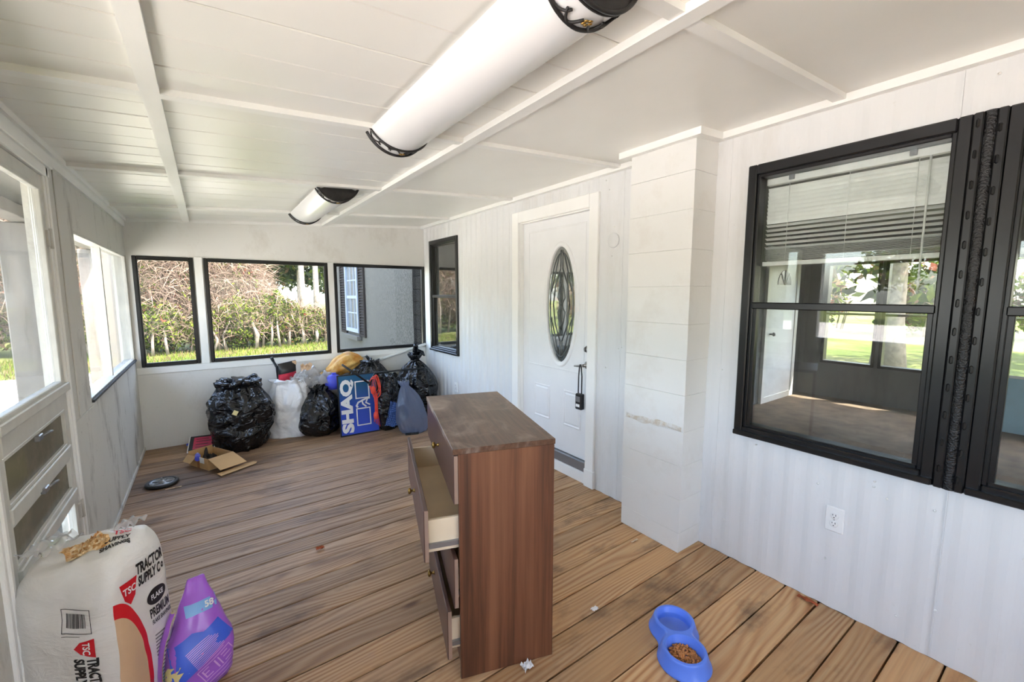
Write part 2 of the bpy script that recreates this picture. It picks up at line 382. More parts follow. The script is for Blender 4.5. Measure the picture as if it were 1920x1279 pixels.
# ------------------------------------------------------------------ big black windows in the right wall
def black_window(name, label, y0, y1, z0, z1, rail, glassm='glass', xin=XR + 0.03, blind=True):
    w = thing(name, label, 'window', (XR, (y0 + y1) / 2, z0), kind='structure')
    Y, Z = (y1 - y0), (z1 - z0); a = -Y / 2; b = Y / 2
    frame_y('frame', 'black', w, -0.034, 0.03, a, b, 0, Z, 0.042, 0.05, 0.05, b=0.005)
    frame_y('inner_frame', 'black', w, -0.018, 0.05, a + 0.040, b - 0.040, 0.048, Z - 0.048, 0.016, b=0.003)
    r = rail - z0
    boxo('meeting_rail', 'black', w, -0.022, 0.05, a + 0.05, b - 0.05, r - 0.017, r + 0.017, b=0.004)
    boxo('sash_stile', 'black', w, -0.012, 0.02, a + 0.055, a + 0.073, 0.06, r - 0.016, b=0.002)
    boxo('sash_stile', 'black', w, -0.012, 0.02, b - 0.073, b - 0.055, 0.06, r - 0.016, b=0.002)
    boxo('sill_lip', 'black', w, -0.052, -0.03, a + 0.004, b - 0.004, 0.004, 0.03, b=0.004)
    boxo('pane', glassm, w, 0.012, 0.015, a + 0.05, b - 0.05, 0.06, r - 0.01)
    boxo('pane', glassm, w, 0.026, 0.029, a + 0.05, b - 0.05, r + 0.01, Z - 0.055)
    return w
black_window('window_1', 'black framed double hung window nearest the block pillar', 0.352, 1.150, 0.735, 2.150, 1.437)
black_window('window_2', 'black framed double hung window beyond the studded black mullion', -0.55, 0.268, 0.735, 2.150, 1.437)
black_window('window_3', 'narrow black framed window beside the corner trash bags', 4.32, 5.055, 0.778, 2.150, 1.465, 'glass_refl')
# studded mullion between the two big windows
mu = thing('trim_4', 'black mullion strip with pressed studs and hammered centre', 'mullion', (XR, 0.31, 0.735), kind='structure')
m = MB()
for s in (-1, 1):
    m.bbox(-0.040, 0.02, min(s * 0.016, s * 0.043), max(s * 0.016, s * 0.043), 0.0, 1.415, b=0.004)
m.build('flange', 'black', mu)
m = MB(); n = 120
vs = [(-0.030 - 0.010 * sin(pi * k / 5) - 0.0022 * noise.noise((k * 3.1, i * 0.9, 0)), -0.020 + 0.040 * k / 5, 1.415 * i / n) for i in range(n + 1) for k in range(6)]
m.add(vs, [(i * 6 + k, i * 6 + k + 1, i * 6 + k + 7, i * 6 + k + 6) for i in range(n) for k in range(5)], True); m.build('hammered_strip', 'blackrough', mu)
sm = MB(); sm.bbox(-0.0068, 0.0068, -0.005, 0.005, -0.016, 0.016, b=0.0045); st = sm.build('stud', 'black', mu, (-0.042, -0.024, 0.05))
for i in range(13):
    for s in (-1, 1):
        if i == 0 and s == -1: continue
        c = link('stud', st.data, mu, (-0.042, 0.026 * s + (0.004 if s > 0 else 0), 0.05 + i * 0.108 + (0.03 if s > 0 else 0)))

# raised blinds behind the two big windows
M['slat'] = plain('white_vinyl_slat', (252, 252, 250), 0.4, var=0.02)
def slat_mesh(L):
    m = MB(); n = 4; vs = []
    for yy in (-L / 2, L / 2):
        for k in range(n + 1):
            u = -0.0125 + 0.025 * k / n; vs.append((u, yy, 0.002 * (1 - (u / 0.0125) ** 2)))
    m.add(vs, [(k, k + 1, n + 1 + k + 1, n + 1 + k) for k in range(n)], True)
    me = bpy.data.meshes.new('slat'); me.from_pydata(m.v, [], m.f); me.materials.append(M['slat']); me.update()
    return me
def blind(label, yc, L, zb):
    b = thing('window_blind', label, 'blind', (XR + 0.062, yc, 0), group='raised blinds behind the big windows')
    boxo('head_rail', 'slat', b, -0.012, 0.018, -L / 2, L / 2, 2.052, 2.085, b=0.002)
    for s in (-1, 1): boxo('bracket', 'steel', b, -0.02, 0.016, s * L * 0.33 - 0.012, s * L * 0.33 + 0.012, 2.062, 2.092, b=0.002)
    sm = slat_mesh(L - 0.01); z = 2.045
    for i in range(26):
        if i < 9: dz, tl = 0.0195, 1.15
        elif i < 15: dz, tl = 0.0225, 0.42
        else: dz, tl = 0.0058, 0.06
        z -= dz
        o = link('slat', sm, b, (0, 0, z)); o.rotation_euler = (0, tl, 0)
    boxo('bottom_rail', 'slat', b, -0.013, 0.013, -L / 2, L / 2, z - 0.028, z - 0.006, b=0.002)
    for f in (-0.36, -0.02, 0.34):
        mm = MB(); mm.tube([(-0.0145, L * f, 2.05), (-0.0145, L * f, z - 0.01)], 0.0012, 5); mm.build('ladder_cord', 'slat', b)
    mm = MB(); mm.tube([(-0.016, -L * 0.41, 2.05), (-0.019, -L * 0.41, 1.5)], 0.004, 6); mm.build('tilt_wand', 'slat', b)
blind('white horizontal slat blind raised behind the window nearest the pillar', 0.752, 0.68, 1.75)
blind('white horizontal slat blind raised behind the window past the mullion', -0.14, 0.70, 1.75)

# ------------------------------------------------------------------ entry door with oval glass
M['doorw'] = plain('white_door_enamel', (238, 238, 238), 0.33, var=0.02, bump=0.03)
cs = MB()
cs.bbox(XR - 0.026, XR + 0.01, 2.195, 2.285, 0.0, 2.225, b=0.004); cs.bbox(XR - 0.026, XR + 0.01, 3.165, 3.262, 0.0, 2.225, b=0.004); cs.bbox(XR - 0.027, XR + 0.01, 2.285, 3.165, 2.128, 2.225, b=0.004)
cs.bbox(XR - 0.031, XR + 0.01, 2.190, 2.290, 0.0, 0.14, b=0.004)
tag(cs.build('trim_5', 'trimw'), 'white wooden casing round the oval glass door', 'casing', kind='structure')
jb = MB(); jb.box(XR, XR + 0.1, 2.2835, 2.292, 0, 2.128); jb.box(XR, XR + 0.1, 3.158, 3.1665, 0, 2.128); jb.box(XR, XR + 0.1, 2.292, 3.158, 2.12, 2.129)
tag(jb.build('trim_6', 'trimw'), 'white door jamb inside the casing of the oval glass door', 'jamb', kind='structure')
dr = thing('door_1', 'white entry door with tall oval leaded glass and lockbox', 'door', (XR + 0.035, 2.725, 0), kind='structure')
DH, D0, D1, OZ, OY = 0.435, 0.17, 2.118, 1.405, -0.075
def oval(a, b, n=48): return [(a * cos(2 * pi * i / n), b * sin(2 * pi * i / n)) for i in range(n)]
# slab with an oval hole
m = MB(); ov = oval(0.186, 0.492); n = len(ov)
def edge_pt(i):
    a = 2 * pi * i / n; dx, dz = cos(a), sin(a)
    tx = ((DH - OY) if dx > 0 else (DH + OY)) / max(1e-6, abs(dx)); tz = ((D1 - OZ) if dz > 0 else (OZ - D0)) / max(1e-6, abs(dz))
    t_ = min(tx, tz); return (OY + dx * t_, OZ + dz * t_)
vs = [(0, OY + a, OZ + b) for a, b in ov] + [(0, *edge_pt(i)) for i in range(n)] + [(0.045, OY + a, OZ + b) for a, b in ov] + [(0.045, *edge_pt(i)) for i in range(n)]
cor = [(0, s * DH, zz) for s in (-1, 1) for zz in (D0, D1)]
fs = []
for i in range(n):
    j = (i + 1) % n; fs += [(i, j, n + j, n + i), (2 * n + i, 3 * n + i, 3 * n + j, 2 * n + j), (i, 2 * n + i, 2 * n + j, j)]
    fs.append((n + i, n + j, 3 * n + j, 3 * n + i))
    # fill the corner triangles
    a, b_ = vs[n + i], vs[n + j]
    if abs(abs(a[1]) - DH) > 1e-6 or abs(abs(b_[1]) - DH) > 1e-6:
        if abs(abs(a[1]) - DH) < 1e-6 or abs(abs(b_[1]) - DH) < 1e-6:
            cy_ = a[1] if abs(abs(a[1]) - DH) < 1e-6 else b_[1]; cz2 = a[2] if min(abs(a[2] - D0), abs(a[2] - D1)) < 1e-6 else b_[2]
            vs.append((0, cy_, cz2)); fs.append((n + i, n + j, len(vs) - 1))
            vs.append((0.045, cy_, cz2)); fs.append((3 * n + i, len(vs) - 1, 3 * n + j))
m.add(vs, fs); m.build('slab', 'doorw', dr)
def ring_yz(m, cy_, cz_, a, b, prof, n=48):
    vs = []; k = len(prof)
    for i in range(n):
        an = 2 * pi * i / n
        for (d, x) in prof: vs.append((x, cy_ + (a + d) * cos(an), cz_ + (b + d) * sin(an)))
    m.add(vs, [(i * k + q, i * k + q + 1, ((i + 1) % n) * k + q + 1, ((i + 1) % n) * k + q) for i in range(n) for q in range(k - 1)], True)
m = MB(); ring_yz(m, OY, OZ, 0.176, 0.478, [(-0.002, 0.012), (-0.002, -0.006), (0.006, -0.013), (0.018, -0.008), (0.026, -0.013), (0.036, -0.008), (0.040, 0.001)]); m.build('oval_frame', 'doorw', dr)
M['doorglass'] = glass('leaded_door_glass', (0.60, 0.63, 0.61), 0.25, (170, 176, 170), 13.0, 0.03)
m = MB(); P = oval(0.178, 0.48); m.add([(0.008, OY + a, OZ + b) for a, b in P] + [(0.012, OY + a, OZ + b) for a, b in P], [tuple(range(48)), tuple(range(48, 96))[::-1]]); m.build('oval_glass', 'doorglass', dr)
M['came'] = plain('lead_came', (118, 122, 124), 0.4, 0.7)
def came(pts, r=0.0035): mm = MB(); mm.tube([(0.005, OY + a, OZ + b) for a, b in pts], r, 5); mm.build('lead_came', 'came', dr)
came([(0.14 * cos(a), 0.43 * sin(a)) for a in [2 * pi * i / 40 for i in range(41)]])
for s in (-1, 1):
    came([(s * 0.012, zz) for zz in (-0.45, -0.30)]); came([(s * 0.012, zz) for zz in (0.30, 0.45)])
    for q in (-1, 1):
        came([(s * 0.012, q * 0.30), (s * 0.075, q * 0.16), (s * 0.10, 0.0)])
        came([(0.0, q * 0.20), (s * 0.03, q * 0.13), (s * 0.045, q * 0.06), (0, 0)])
        came([(s * 0.03, q * 0.42), (s * 0.08, q * 0.25), (s * 0.125, q * 0.11)])
# embossed panels
def emboss(name, y0, y1, z0, z1):
    mm = MB(); prof = [(0, 0.001), (0.010, -0.007), (0.022, -0.002), (0.034, -0.007)]
    R = [[(x, yy, zz) for yy, zz in ((y0 + d, z0 + d), (y1 - d, z0 + d), (y1 - d, z1 - d), (y0 + d, z1 - d))] for d, x in prof]
    mm.add([v for r in R for v in r], [(i * 4 + q, i * 4 + (q + 1) % 4, (i + 1) * 4 + (q + 1) % 4, (i + 1) * 4 + q) for i in range(3) for q in range(4)] + [(12, 13, 14, 15)])
    mm.build(name, 'doorw', dr)
emboss('raised_panel', -0.335, -0.125, 0.40, 0.705); emboss('raised_panel', 0.045, 0.265, 0.40, 0.705)
mm = MB()
for (a0, a1, b0, b1) in ((-0.36, 0.36, 0.862, 0.876), (-0.36, 0.36, 2.03, 2.044), (-0.36, -0.346, 0.876, 2.03), (0.346, 0.36, 0.876, 2.03)): mm.bbox(-0.004, 0.002, a0, a1, b0, b1, b=0.003)
mm.build('panel_moulding', 'doorw', dr)
M['brushed'] = plain('brushed_nickel', (150, 148, 146), 0.3, 1.0)
M['blackplastic'] = plain('black_plastic', (24, 24, 28), 0.4)
hm = MB(); hy = -0.395
hm.lathe([(0.030, 0), (0.030, 0.008), (0.022, 0.014), (0.012, 0.016), (0.012, 0.045)], 20, Matrix.Translation((0, hy, 0.945)) @ Matrix.Rotation(-pi / 2, 4, 'Y'))
hm.tube([(-0.045, hy, 0.945), (-0.05, hy + 0.02, 0.943), (-0.05, hy + 0.06, 0.935), (-0.046, hy + 0.10, 0.93)], [0.010, 0.010, 0.008, 0.006], 8)
h = hm.build('lever_handle', 'brushed', dr)
hm = MB(); hm.lathe([(0.028, 0), (0.028, 0.008), (0.02, 0.02), (0.02, 0.026)], 20, Matrix.Translation((0, hy, 1.07)) @ Matrix.Rotation(-pi / 2, 4, 'Y')); hm.bbox(-0.04, -0.02, hy - 0.004, hy + 0.004, 1.055, 1.085, b=0.002)
hm.build('deadbolt', 'brushed', dr)
boxo('sill_board', 'trimw', dr, -0.045, 0.06, -0.441, 0.44, 0.0, 0.085, b=0.003); boxo('metal_threshold', 'steel', dr, -0.03, 0.06, -0.432, 0.432, 0.085, 0.165, b=0.004)
# lockbox hanging from the lever
lb = thing('lockbox', 'black push button key lockbox hanging from the door handle', 'lockbox', (XR - 0.02, 2.345, 0.60))
boxo('case', 'blackplastic', lb, -0.028, 0.012, -0.034, 0.034, 0.0, 0.125, b=0.007)
boxo('key_pad', 'steel', lb, -0.031, -0.027, -0.022, 0.022, 0.062, 0.105, b=0.002); boxo('name_plate', 'slat', lb, -0.030, -0.027, -0.018, 0.022, 0.022, 0.044, b=0.001)
mm = MB(); mm.tube([(-0.008, -0.018, 0.12), (-0.008, -0.018, 0.26), (-0.010, -0.012, 0.33), (-0.006, 0.004, 0.352), (0.0, 0.018, 0.33), (-0.006, 0.018, 0.26), (-0.008, 0.018, 0.12)], 0.005, 8); mm.build('shackle', 'blackplastic', lb)

# wall fittings
M['plate'] = plain('outlet_plastic', (240, 239, 236), 0.35, var=0.01)
def outlet(label, y, z):
    o = thing('wall_outlet', label, 'outlet', (XR - 0.006, y, z)); boxo('cover_plate', 'plate', o, -0.007, 0.006, -0.037, 0.037, -0.060, 0.060, b=0.004)
    for s in (-1, 1):
        mm = MB(); mm.lathe([(0.0165, 0), (0.0165, 0.003), (0.0145, 0.004)], 18, Matrix.Translation((-0.007, 0, s * 0.0195)) @ Matrix.Rotation(-pi / 2, 4, 'Y')); f = mm.build('socket', 'plate', o)
        for (a, b, hh) in ((-0.006, 0.005, 0.0045), (0.006, 0.005, 0.0035)): boxo('slot', 'blackplastic', f, -0.0116, -0.0100, a - 0.0012, a + 0.0012, s * 0.0195 + b - hh, s * 0.0195 + b + hh)
        boxo('ground_hole', 'blackplastic', f, -0.0116, -0.0100, -0.0022, 0.0022, s * 0.0195 - 0.009, s * 0.0195 - 0.005)
    mm = MB(); mm.lathe([(0.003, 0), (0.002, 0.001)], 8, Matrix.Translation((-0.007, 0, 0)) @ Matrix.Rotation(-pi / 2, 4, 'Y')); mm.build('screw', 'steel', o)
outlet('white double outlet low on the wall under the big window', 0.668, 0.442)
outlet('white double outlet low on the ribbed wall near the corner trash bags', 4.42, 0.40)
mm = MB(); mm.lathe([(0.052, 0), (0.052, 0.004), (0.047, 0.006), (0.044, 0.003), (0.001, 0.003)], 32, Matrix.Translation((XR - 0.005, 2.065, 1.87)) @ Matrix.Rotation(-pi / 2, 4, 'Y'))
tag(mm.build('round_cover_plate', 'siding'), 'round painted cover plate on the wall beside the door casing', 'cover plate')

# ------------------------------------------------------------------ back wall with three black framed openings
W = [(-0.535, -0.083), (0.0, 1.155), (1.218, 2.345)]; WZ0, WZ1 = 0.805, 1.848
holes = [(a, b, WZ0, WZ1) for a, b in W]
m = MB(); holed(m, 'y', YB, YB + 0.10, XL - 0.1, XR, -0.05, 2.0, holes, ztop=lambda x: cz(x) + 0.02)
wall_back = tag(m.build('wall_back', 'backwall'), 'white painted back wall under and above the black framed openings', 'wall', kind='structure')
boxo('sill_board', 'trimw', wall_back, XL, XR - 0.012, YB - 0.012, YB, 0.735, 0.800, b=0.003)
for i, x in enumerate((-0.0415, 1.1865)): boxo('mullion', 'trimw', wall_back, x - 0.033, x + 0.033, YB - 0.014, YB + 0.005, WZ0 - 0.005, WZ1 + 0.01, b=0.003)
nm = ['left side screen opening in a black frame beside the corner', 'wide middle screen opening in a black frame facing the thicket', 'right screen opening in a black frame facing the stucco wall']
for i, (a, b) in enumerate(W):
    w = thing('window_%d' % (i + 4), nm[i], 'window', ((a + b) / 2, YB, WZ0), kind='structure'); H = (b - a) / 2
    frame_x('frame', 'black', w, -H, H, -0.018, 0.06, 0, WZ1 - WZ0, 0.030, b=0.004)
    frame_x('screen_bead', 'black', w, -H + 0.028, H - 0.028, -0.006, 0.02, 0.028, WZ1 - WZ0 - 0.028, 0.009)
    boxo('pane', 'screen', w, -H + 0.03, H - 0.03, 0.03, 0.032, 0.03, WZ1 - WZ0 - 0.03)
m = MB()
vs = [(x, YB - 0.018, cz(x) - d) for x in (XL, XR) for d in (0.0, 0.03)]; vs += [(x, YB + 0.0, cz(x) - d) for x in (XL, XR) for d in (0.0, 0.03)]
m.add(vs, [(0, 1, 3, 2), (4, 6, 7, 5), (1, 5, 7, 3), (0, 2, 6, 4), (0, 4, 5, 1), (2, 3, 7, 6)]); tag(m.build('trim_7', 'trimw'), 'white ceiling edge trim along the back wall', 'trim', kind='structure')
# white smear on the right pane
# ------------------------------------------------------------------ left wall
LW = (3.37, 5.235, 0.885, 1.842); LD = (1.92, 2.92, 0.0, 2.075)
LX = [(YF + 0.15 + i * 1.6, YF + 0.15 + i * 1.6 + 1.5, 1.00, 1.95) for i in (1, 2)]  # unseen bays, added and sized to let sky light into the porch
m = MB(); holed(m, 'x', XL - 0.078, XL, YF, YB + 0.1, -0.05, cz(XL) + 0.02, [LW, LD] + LX)
wall_left = tag(m.build('wall_left', 'leftwall'), 'mildew stained white board wall with sliding windows', 'wall', kind='structure')
boxo('base_strip', 'leftwall', wall_left, XL, XL + 0.010, 2.925, YB, 0.0, 0.035, b=0.003)
boxo('chair_rail', 'leftwall', wall_left, XL, XL + 0.008, 2.925, LW[0], 0.80, 0.86, b=0.003)
boxo('cover_strip', 'leftwall', wall_left, XL, XL + 0.006, 3.06, 3.10, 0.86, 2.15, b=0.002)
m = MB(); m.cbox(XL, XL + 0.028, YF, YB, 0, 0.028); m.box(XL, XL + 0.014, YF, YB, cz(XL) - 0.075, cz(XL) - 0.02)
tag(m.build('trim_8', 'trimw'), 'white ceiling edge trim along the stained left wall', 'trim', kind='structure')
w = thing('window_7', 'sliding window with dusty panes in the stained wall near the back corner', 'window', (XL, (LW[0] + LW[1]) / 2, LW[2]), kind='structure')
H = (LW[1] - LW[0]) / 2; Z = LW[3] - LW[2]
frame_y('frame', 'alu', w, -0.075, -0.004, -H, H, 0, Z, 0.011)
yd = 4.19 - (LW[0] + LW[1]) / 2
boxo('meeting_stile', 'alu', w, -0.06, -0.012, yd - 0.011, yd + 0.011, 0.018, Z - 0.018, b=0.003)
boxo('pane', 'screen', w, -0.045, -0.042, -H + 0.018, yd, 0.018, Z - 0.018); boxo('pane', 'glass_dirty', w, -0.028, -0.025, yd, H - 0.018, 0.018, Z - 0.018)
M['silldirt'] = plain('dirt_darkened_sill', (74, 74, 76), 0.8, var=0.3, nscale=20)  # dark grey tone over the whole sill track
boxo('sill_track', 'silldirt', w, -0.07, 0.012, -H, H, -0.012, 0.004, b=0.002)
for i, (a, b, c, d) in enumerate(LX):
    w = thing('window_%d' % (i + 8), ['clear porch opening farther along the stained wall from the storm door', 'clear porch opening right next to the storm door'][i], 'window', (XL, (a + b) / 2, c), kind='structure')
    frame_y('frame', 'alu', w, -0.08, 0.0, -(b - a) / 2, (b - a) / 2, 0, d - c, 0.03)
m = MB(); holed(m, 'y', YF - 0.1, YF, XL - 0.1, XR + 0.1, -0.05, 2.0, [(XL + 0.5, XR - 0.9, 1.0, 1.90)], ztop=lambda x: cz(x) + 0.02); tag(m.build('wall_front', 'backwall'), 'white end wall of the porch with one wide opening', 'wall', kind='structure')  # unseen wall added to cut the light coming in behind the camera
# storm door
sd = thing('door_2', 'white aluminium storm door with large upper glass and grimy louvre panes', 'door', (XL, 2.42, 0), kind='structure')
cs = MB()
for (a0, a1) in ((-0.50, -0.43), (0.43, 0.50)):
    for q in range(3): cs.bbox(-0.02, 0.012 + 0.006 * (q == 1), a0 + q * 0.0233, a0 + (q + 1) * 0.0233, 0.0, 2.075, b=0.003)
cs.bbox(-0.02, 0.018, -0.50, 0.50, 2.03, 2.10, b=0.004); cs.bbox(-0.02, 0.03, -0.52, 0.52, 2.075, 2.115, b=0.004)
cs.build('casing', 'trimw', sd)
m = MB()
for s in (-1, 1): m.bbox(-0.03, 0.004, min(s * 0.375, s * 0.43), max(s * 0.375, s * 0.43), 0.02, 2.03, b=0.004)
m.build('stile', 'alu', sd)
for nme, z0, z1, x1 in (('top_rail', 1.97, 2.03, 0.004), ('lock_rail', 0.965, 1.045, 0.006), ('sill_moulding', 1.045, 1.085, 0.022), ('louvre_rail', 0.735, 0.79, 0.010), ('louvre_rail', 0.525, 0.575, 0.014), ('bottom_rail', 0.02, 0.13, 0.004)):
    boxo(nme, 'alu', sd, -0.03, x1, -0.375 - (0.05 if 'mould' in nme else 0), 0.375 + (0.05 if 'mould' in nme else 0.02 if 'louvre' in nme else 0), z0, z1, b=0.004)
frame_y('glazing_bead', 'alu', sd, -0.02, 0.008, -0.378, 0.378, 1.083, 1.972, 0.016, b=0.003)
boxo('upper_pane', 'glass_dirty', sd, -0.012, -0.009, -0.37, 0.37, 1.09, 1.965)
for z0, z1, gm in ((0.79, 0.965, 'glass_grime'), (0.575, 0.735, 'glass_grime'), (0.13, 0.525, 'glass_dirty')):
    frame_y('louvre_frame', 'alu', sd, -0.024, 0.004, -0.376, 0.376, z0, z1, 0.014, b=0.002); boxo('louvre_pane', gm, sd, -0.012, -0.009, -0.365, 0.365, z0 + 0.01, z1 - 0.01)
for z in (0.945, 0.735):
    mm = MB(); mm.bbox(0.004, 0.020, -0.075, -0.025, z - 0.012, z + 0.012, b=0.003); mm.tube([(0.018, -0.03, z), (0.03, 0.0, z + 0.006), (0.032, 0.03, z + 0.002)], 0.005, 6); mm.build('latch', 'steel', sd)
for z in (0.45, 1.75):
    mm = MB(); mm.tube([(0.012, 0.437, z - 0.045), (0.012, 0.437, z + 0.045)], 0.008, 8); mm.box(0.002, 0.012, 0.40, 0.46, z - 0.035, z + 0.035); mm.build('hinge', 'alu', sd)

# ------------------------------------------------------------------ ceiling
m = MB(); m.cbox(XL - 0.78, XR + 0.02, YF - 0.3, YB + 0.25, -0.14, -0.012); ceiling = tag(m.build('ceiling', 'roof'), 'sloping white porch ceiling of boards, panels and battens', 'ceiling', kind='structure')
XB1, XB2 = -0.112, 1.14
ybs = [-2.89, -1.67, -0.45, 0.77, 2.005, 3.24, 4.47]
edges = [YF] + [y for y in ybs if y > YF + 0.2] + [YB]
rc = random.Random(9)
for (xa, xb, step) in ((XL, XB1, 0.155), (XB1, XB2, 0.205), (XB2, XR, None)):
    for i in range(len(edges) - 1):
        a, b = edges[i], edges[i + 1]
        n = max(1, round((b - a) / step)) if step else 1
        for k in range(n):
            y0, y1 = a + (b - a) * k / n, a + (b - a) * (k + 1) / n
            mm = MB(); g = 0.0022 if step else 0.001; d = rc.uniform(0, 0.002)
            zz = lambda x, dd: cz(x) - dd
            vs = []
            for yy, dd in ((y0 + g, -0.012), (y0 + g, d - 0.003), (y0 + g + 0.003, d), (y1 - g - 0.003, d), (y1 - g, d - 0.003), (y1 - g, -0.012)):
                vs += [(xa, yy, zz(xa, dd)), (xb, yy, zz(xb, dd))]
            mm.add(vs, [(2 * q, 2 * q + 1, 2 * q + 3, 2 * q + 2) for q in range(5)] + [(10, 11, 1, 0)])
            mm.build('ceiling_plank' if step else 'ceiling_panel', 'ceil', ceiling)
bt = MB(); n_b = 9
def batten(label, *a):
    global n_b
    mm = MB(); mm.cbox(*a); tag(mm.build('trim_%d' % n_b, 'trimw'), label, 'batten', 'white ceiling battens', 'structure'); n_b += 1
batten('flat white ceiling batten running lengthwise near the stained wall', XB1 - 0.027, XB1 + 0.027, YF, YB - 0.018, 0.0, 0.022)
batten('white ceiling batten running lengthwise beside the two light fixtures', XB2 - 0.030, XB2 + 0.030, YF, YB - 0.018, 0.0, 0.028)
for y in ybs[2:]:
    for a, b in ((XL + 0.028, XB1 - 0.027), (XB1 + 0.027, XB2 - 0.030), (XB2 + 0.030, XR - 0.05)):
        batten('short white ceiling batten running across between the lengthwise battens', a, b, y - 0.024, y + 0.024, 0.0, 0.022)
# ------------------------------------------------------------------ inside of the house behind the windows
XI0, XI1 = XR + 0.10, 7.3
tag(boxo('floor_interior', 'carpet', None, XI0, XI1, -4.0, 5.37, -0.12, 0.0), 'brown grey carpet floor inside the house', 'floor', kind='structure')
tag(boxo('ceiling_interior', 'inner', None, XI0, XI1, -4.0, 5.37, 2.40, 2.50), 'pale grey ceiling inside the house', 'ceiling', kind='structure')
FW = [(1.80, 2.42, 0.50, 1.93), (1.12, 1.76, 0.50, 1.93), (-0.35, 0.92, 0.50, 1.93), (-2.6, -0.7, 0.50, 1.93), (3.2, 4.9, 0.6, 1.95)]
m = MB(); holed(m, 'x', XI1, XI1 + 0.12, -4.0, 5.37, -0.1, 2.5, FW); tag(m.build('wall_interior_far', 'inner'), 'grey far wall of the room seen through the big windows', 'wall', kind='structure')
tag(boxo('wall_interior_partition', 'inner', None, XI0, XI1, 2.70, 2.78, 0.0, 2.40), 'grey partition wall inside the house', 'wall', kind='structure')
tag(boxo('wall_interior_end', 'inner', None, XI0, XI1, -4.1, -4.0, 0.0, 2.40), 'grey end wall inside the house', 'wall', kind='structure')
for i, (a, b, c, d) in enumerate(FW):
    w = thing('window_%d' % (i + 11), ['dark framed window in the far room wall next to the white inner door', 'dark framed window in the far room wall, second from the white inner door', 'dark framed window in the far room wall above the pale blue panel', 'dark framed window at the end of the far room wall', 'dark framed window of the back room'][i], 'window', (XI1, (a + b) / 2, c), kind='structure')
    frame_y('frame', 'black', w, -0.02, 0.10, -(b - a) / 2, (b - a) / 2, 0, d - c, 0.035); boxo('rail', 'black', w, -0.01, 0.08, -(b - a) / 2, (b - a) / 2, (d - c) / 2 - 0.015, (d - c) / 2 + 0.015)
    boxo('pane', 'screen', w, 0.04, 0.043, -(b - a) / 2 + 0.03, (b - a) / 2 - 0.03, 0.03, d - c - 0.03)
idr = thing('door_3', 'white inner door with a small fan shaped light', 'door', (6.55, 2.70, 0), kind='structure')
boxo('slab', 'doorw', idr, -0.40, 0.40, -0.03, 0.0, 0.01, 2.03, b=0.003)
frame_x('casing', 'trimw', idr, -0.49, 0.49, -0.04, 0.0, 0.0, 2.12, 0.08)
M['fan'] = plain('dark_fanlight_glass', (92, 96, 96), 0.2)
mm = MB(); mm.prism([(0.2 * cos(a), 0.2 * sin(a)) for a in [pi * i / 14 for i in range(15)]], 0.006, Matrix.Translation((0, -0.031, 1.62)) @ Matrix.Rotation(pi / 2, 4, 'X')); mm.build('fanlight', 'fan', idr)
for q in (0.28, 0.5, 0.72):
    mm = MB(); mm.tube([(0, -0.039, 1.62), (0.2 * cos(pi * q), -0.039, 1.62 + 0.2 * sin(pi * q))], 0.008, 5); mm.build('muntin', 'doorw', idr)
mm = MB(); mm.lathe([(0.012, 0), (0.012, 0.03), (0.028, 0.045), (0.02, 0.065), (0.001, 0.07)], 14, Matrix.Translation((-0.33, -0.03, 0.95)) @ Matrix.Rotation(pi / 2, 4, 'X')); mm.build('door_knob', 'brushed', idr)
M['paleblue'] = plain('pale_blue_board', (176, 214, 232), 0.6, var=0.03)
pb = thing('leaning_board', 'pale blue panel leaning under the far window of the inner room', 'panel', (6.98, 0.25, 0)); 
mm = MB(); mm.bbox(0, 0.03, -0.85, 0.62, 0, 0.62, b=0.004, M4=Matrix.Rotation(0.14, 4, 'Y')); mm.build('board', 'paleblue', pb)
mm = MB(); mm.bbox(-0.006, 0.0, -0.85, 0.62, 0.59, 0.62, b=0.002, M4=Matrix.Rotation(0.14, 4, 'Y')); mm.build('edge_strip', 'doorw', pb)
# ------------------------------------------------------------------ house wing beyond the porch, roofs
m = MB(); m.box(XR + 0.04, 7.42, 5.77, 11.2, ZG, 2.6); m.box(XR + 0.10, 7.42, 5.372, 5.77, ZG, 2.6)
wing = tag(m.build('wall_wing', 'stucco'), 'grey stucco house wall with shuttered window beyond the porch', 'wall', kind='structure')
r4 = random.Random(2); z = ZG
while z < 2.5:
    h = r4.uniform(0.17, 0.2); boxo('plank', 'brownplank', wing, XR + 0.03 + r4.uniform(0, 0.006), XR + 0.10, 5.372, 5.765, z, min(z + h - 0.006, 2.58), b=0.003); z += h
boxo('concrete_footing', 'backwall', wing, XR - 0.28, XR + 0.04, 6.3, 11.2, ZG, ZG + 0.35)
tag(boxo('roof_house', 'roof', None, XR + 0.0, 7.9, -4.3, 11.5, 2.6, 2.75), 'grey roof over the house', 'roof', kind='structure')
tag(boxo('wall_foundation', 'stucco', None, XR + 0.12, 7.4, -4.0, 5.37, ZG, -0.13), 'grey foundation under the house', 'foundation', kind='structure')
M['bluewhite'] = plain('pale_blue_window_paint', (122, 132, 146), 0.5)
ww = thing('window_16', 'pale framed sash window in the stucco wall between dark shutters', 'window', (XR + 0.04, 8.80, 0.74), kind='structure')
frame_y('frame', 'bluewhite', ww, -0.05, 0.02, -0.43, 0.43, 0, 1.4, 0.07); boxo('meeting_rail', 'bluewhite', ww, -0.035, 0.0, -0.38, 0.38, 0.66, 0.72)
for z in (0.07, 0.70): boxo('pane', 'fan', ww, -0.015, -0.005, -0.37, 0.37, z, z + 0.62)
for yy in (-0.12, 0.12): boxo('muntin', 'bluewhite', ww, -0.025, -0.01, yy - 0.012, yy + 0.012, 0.07, 1.33)
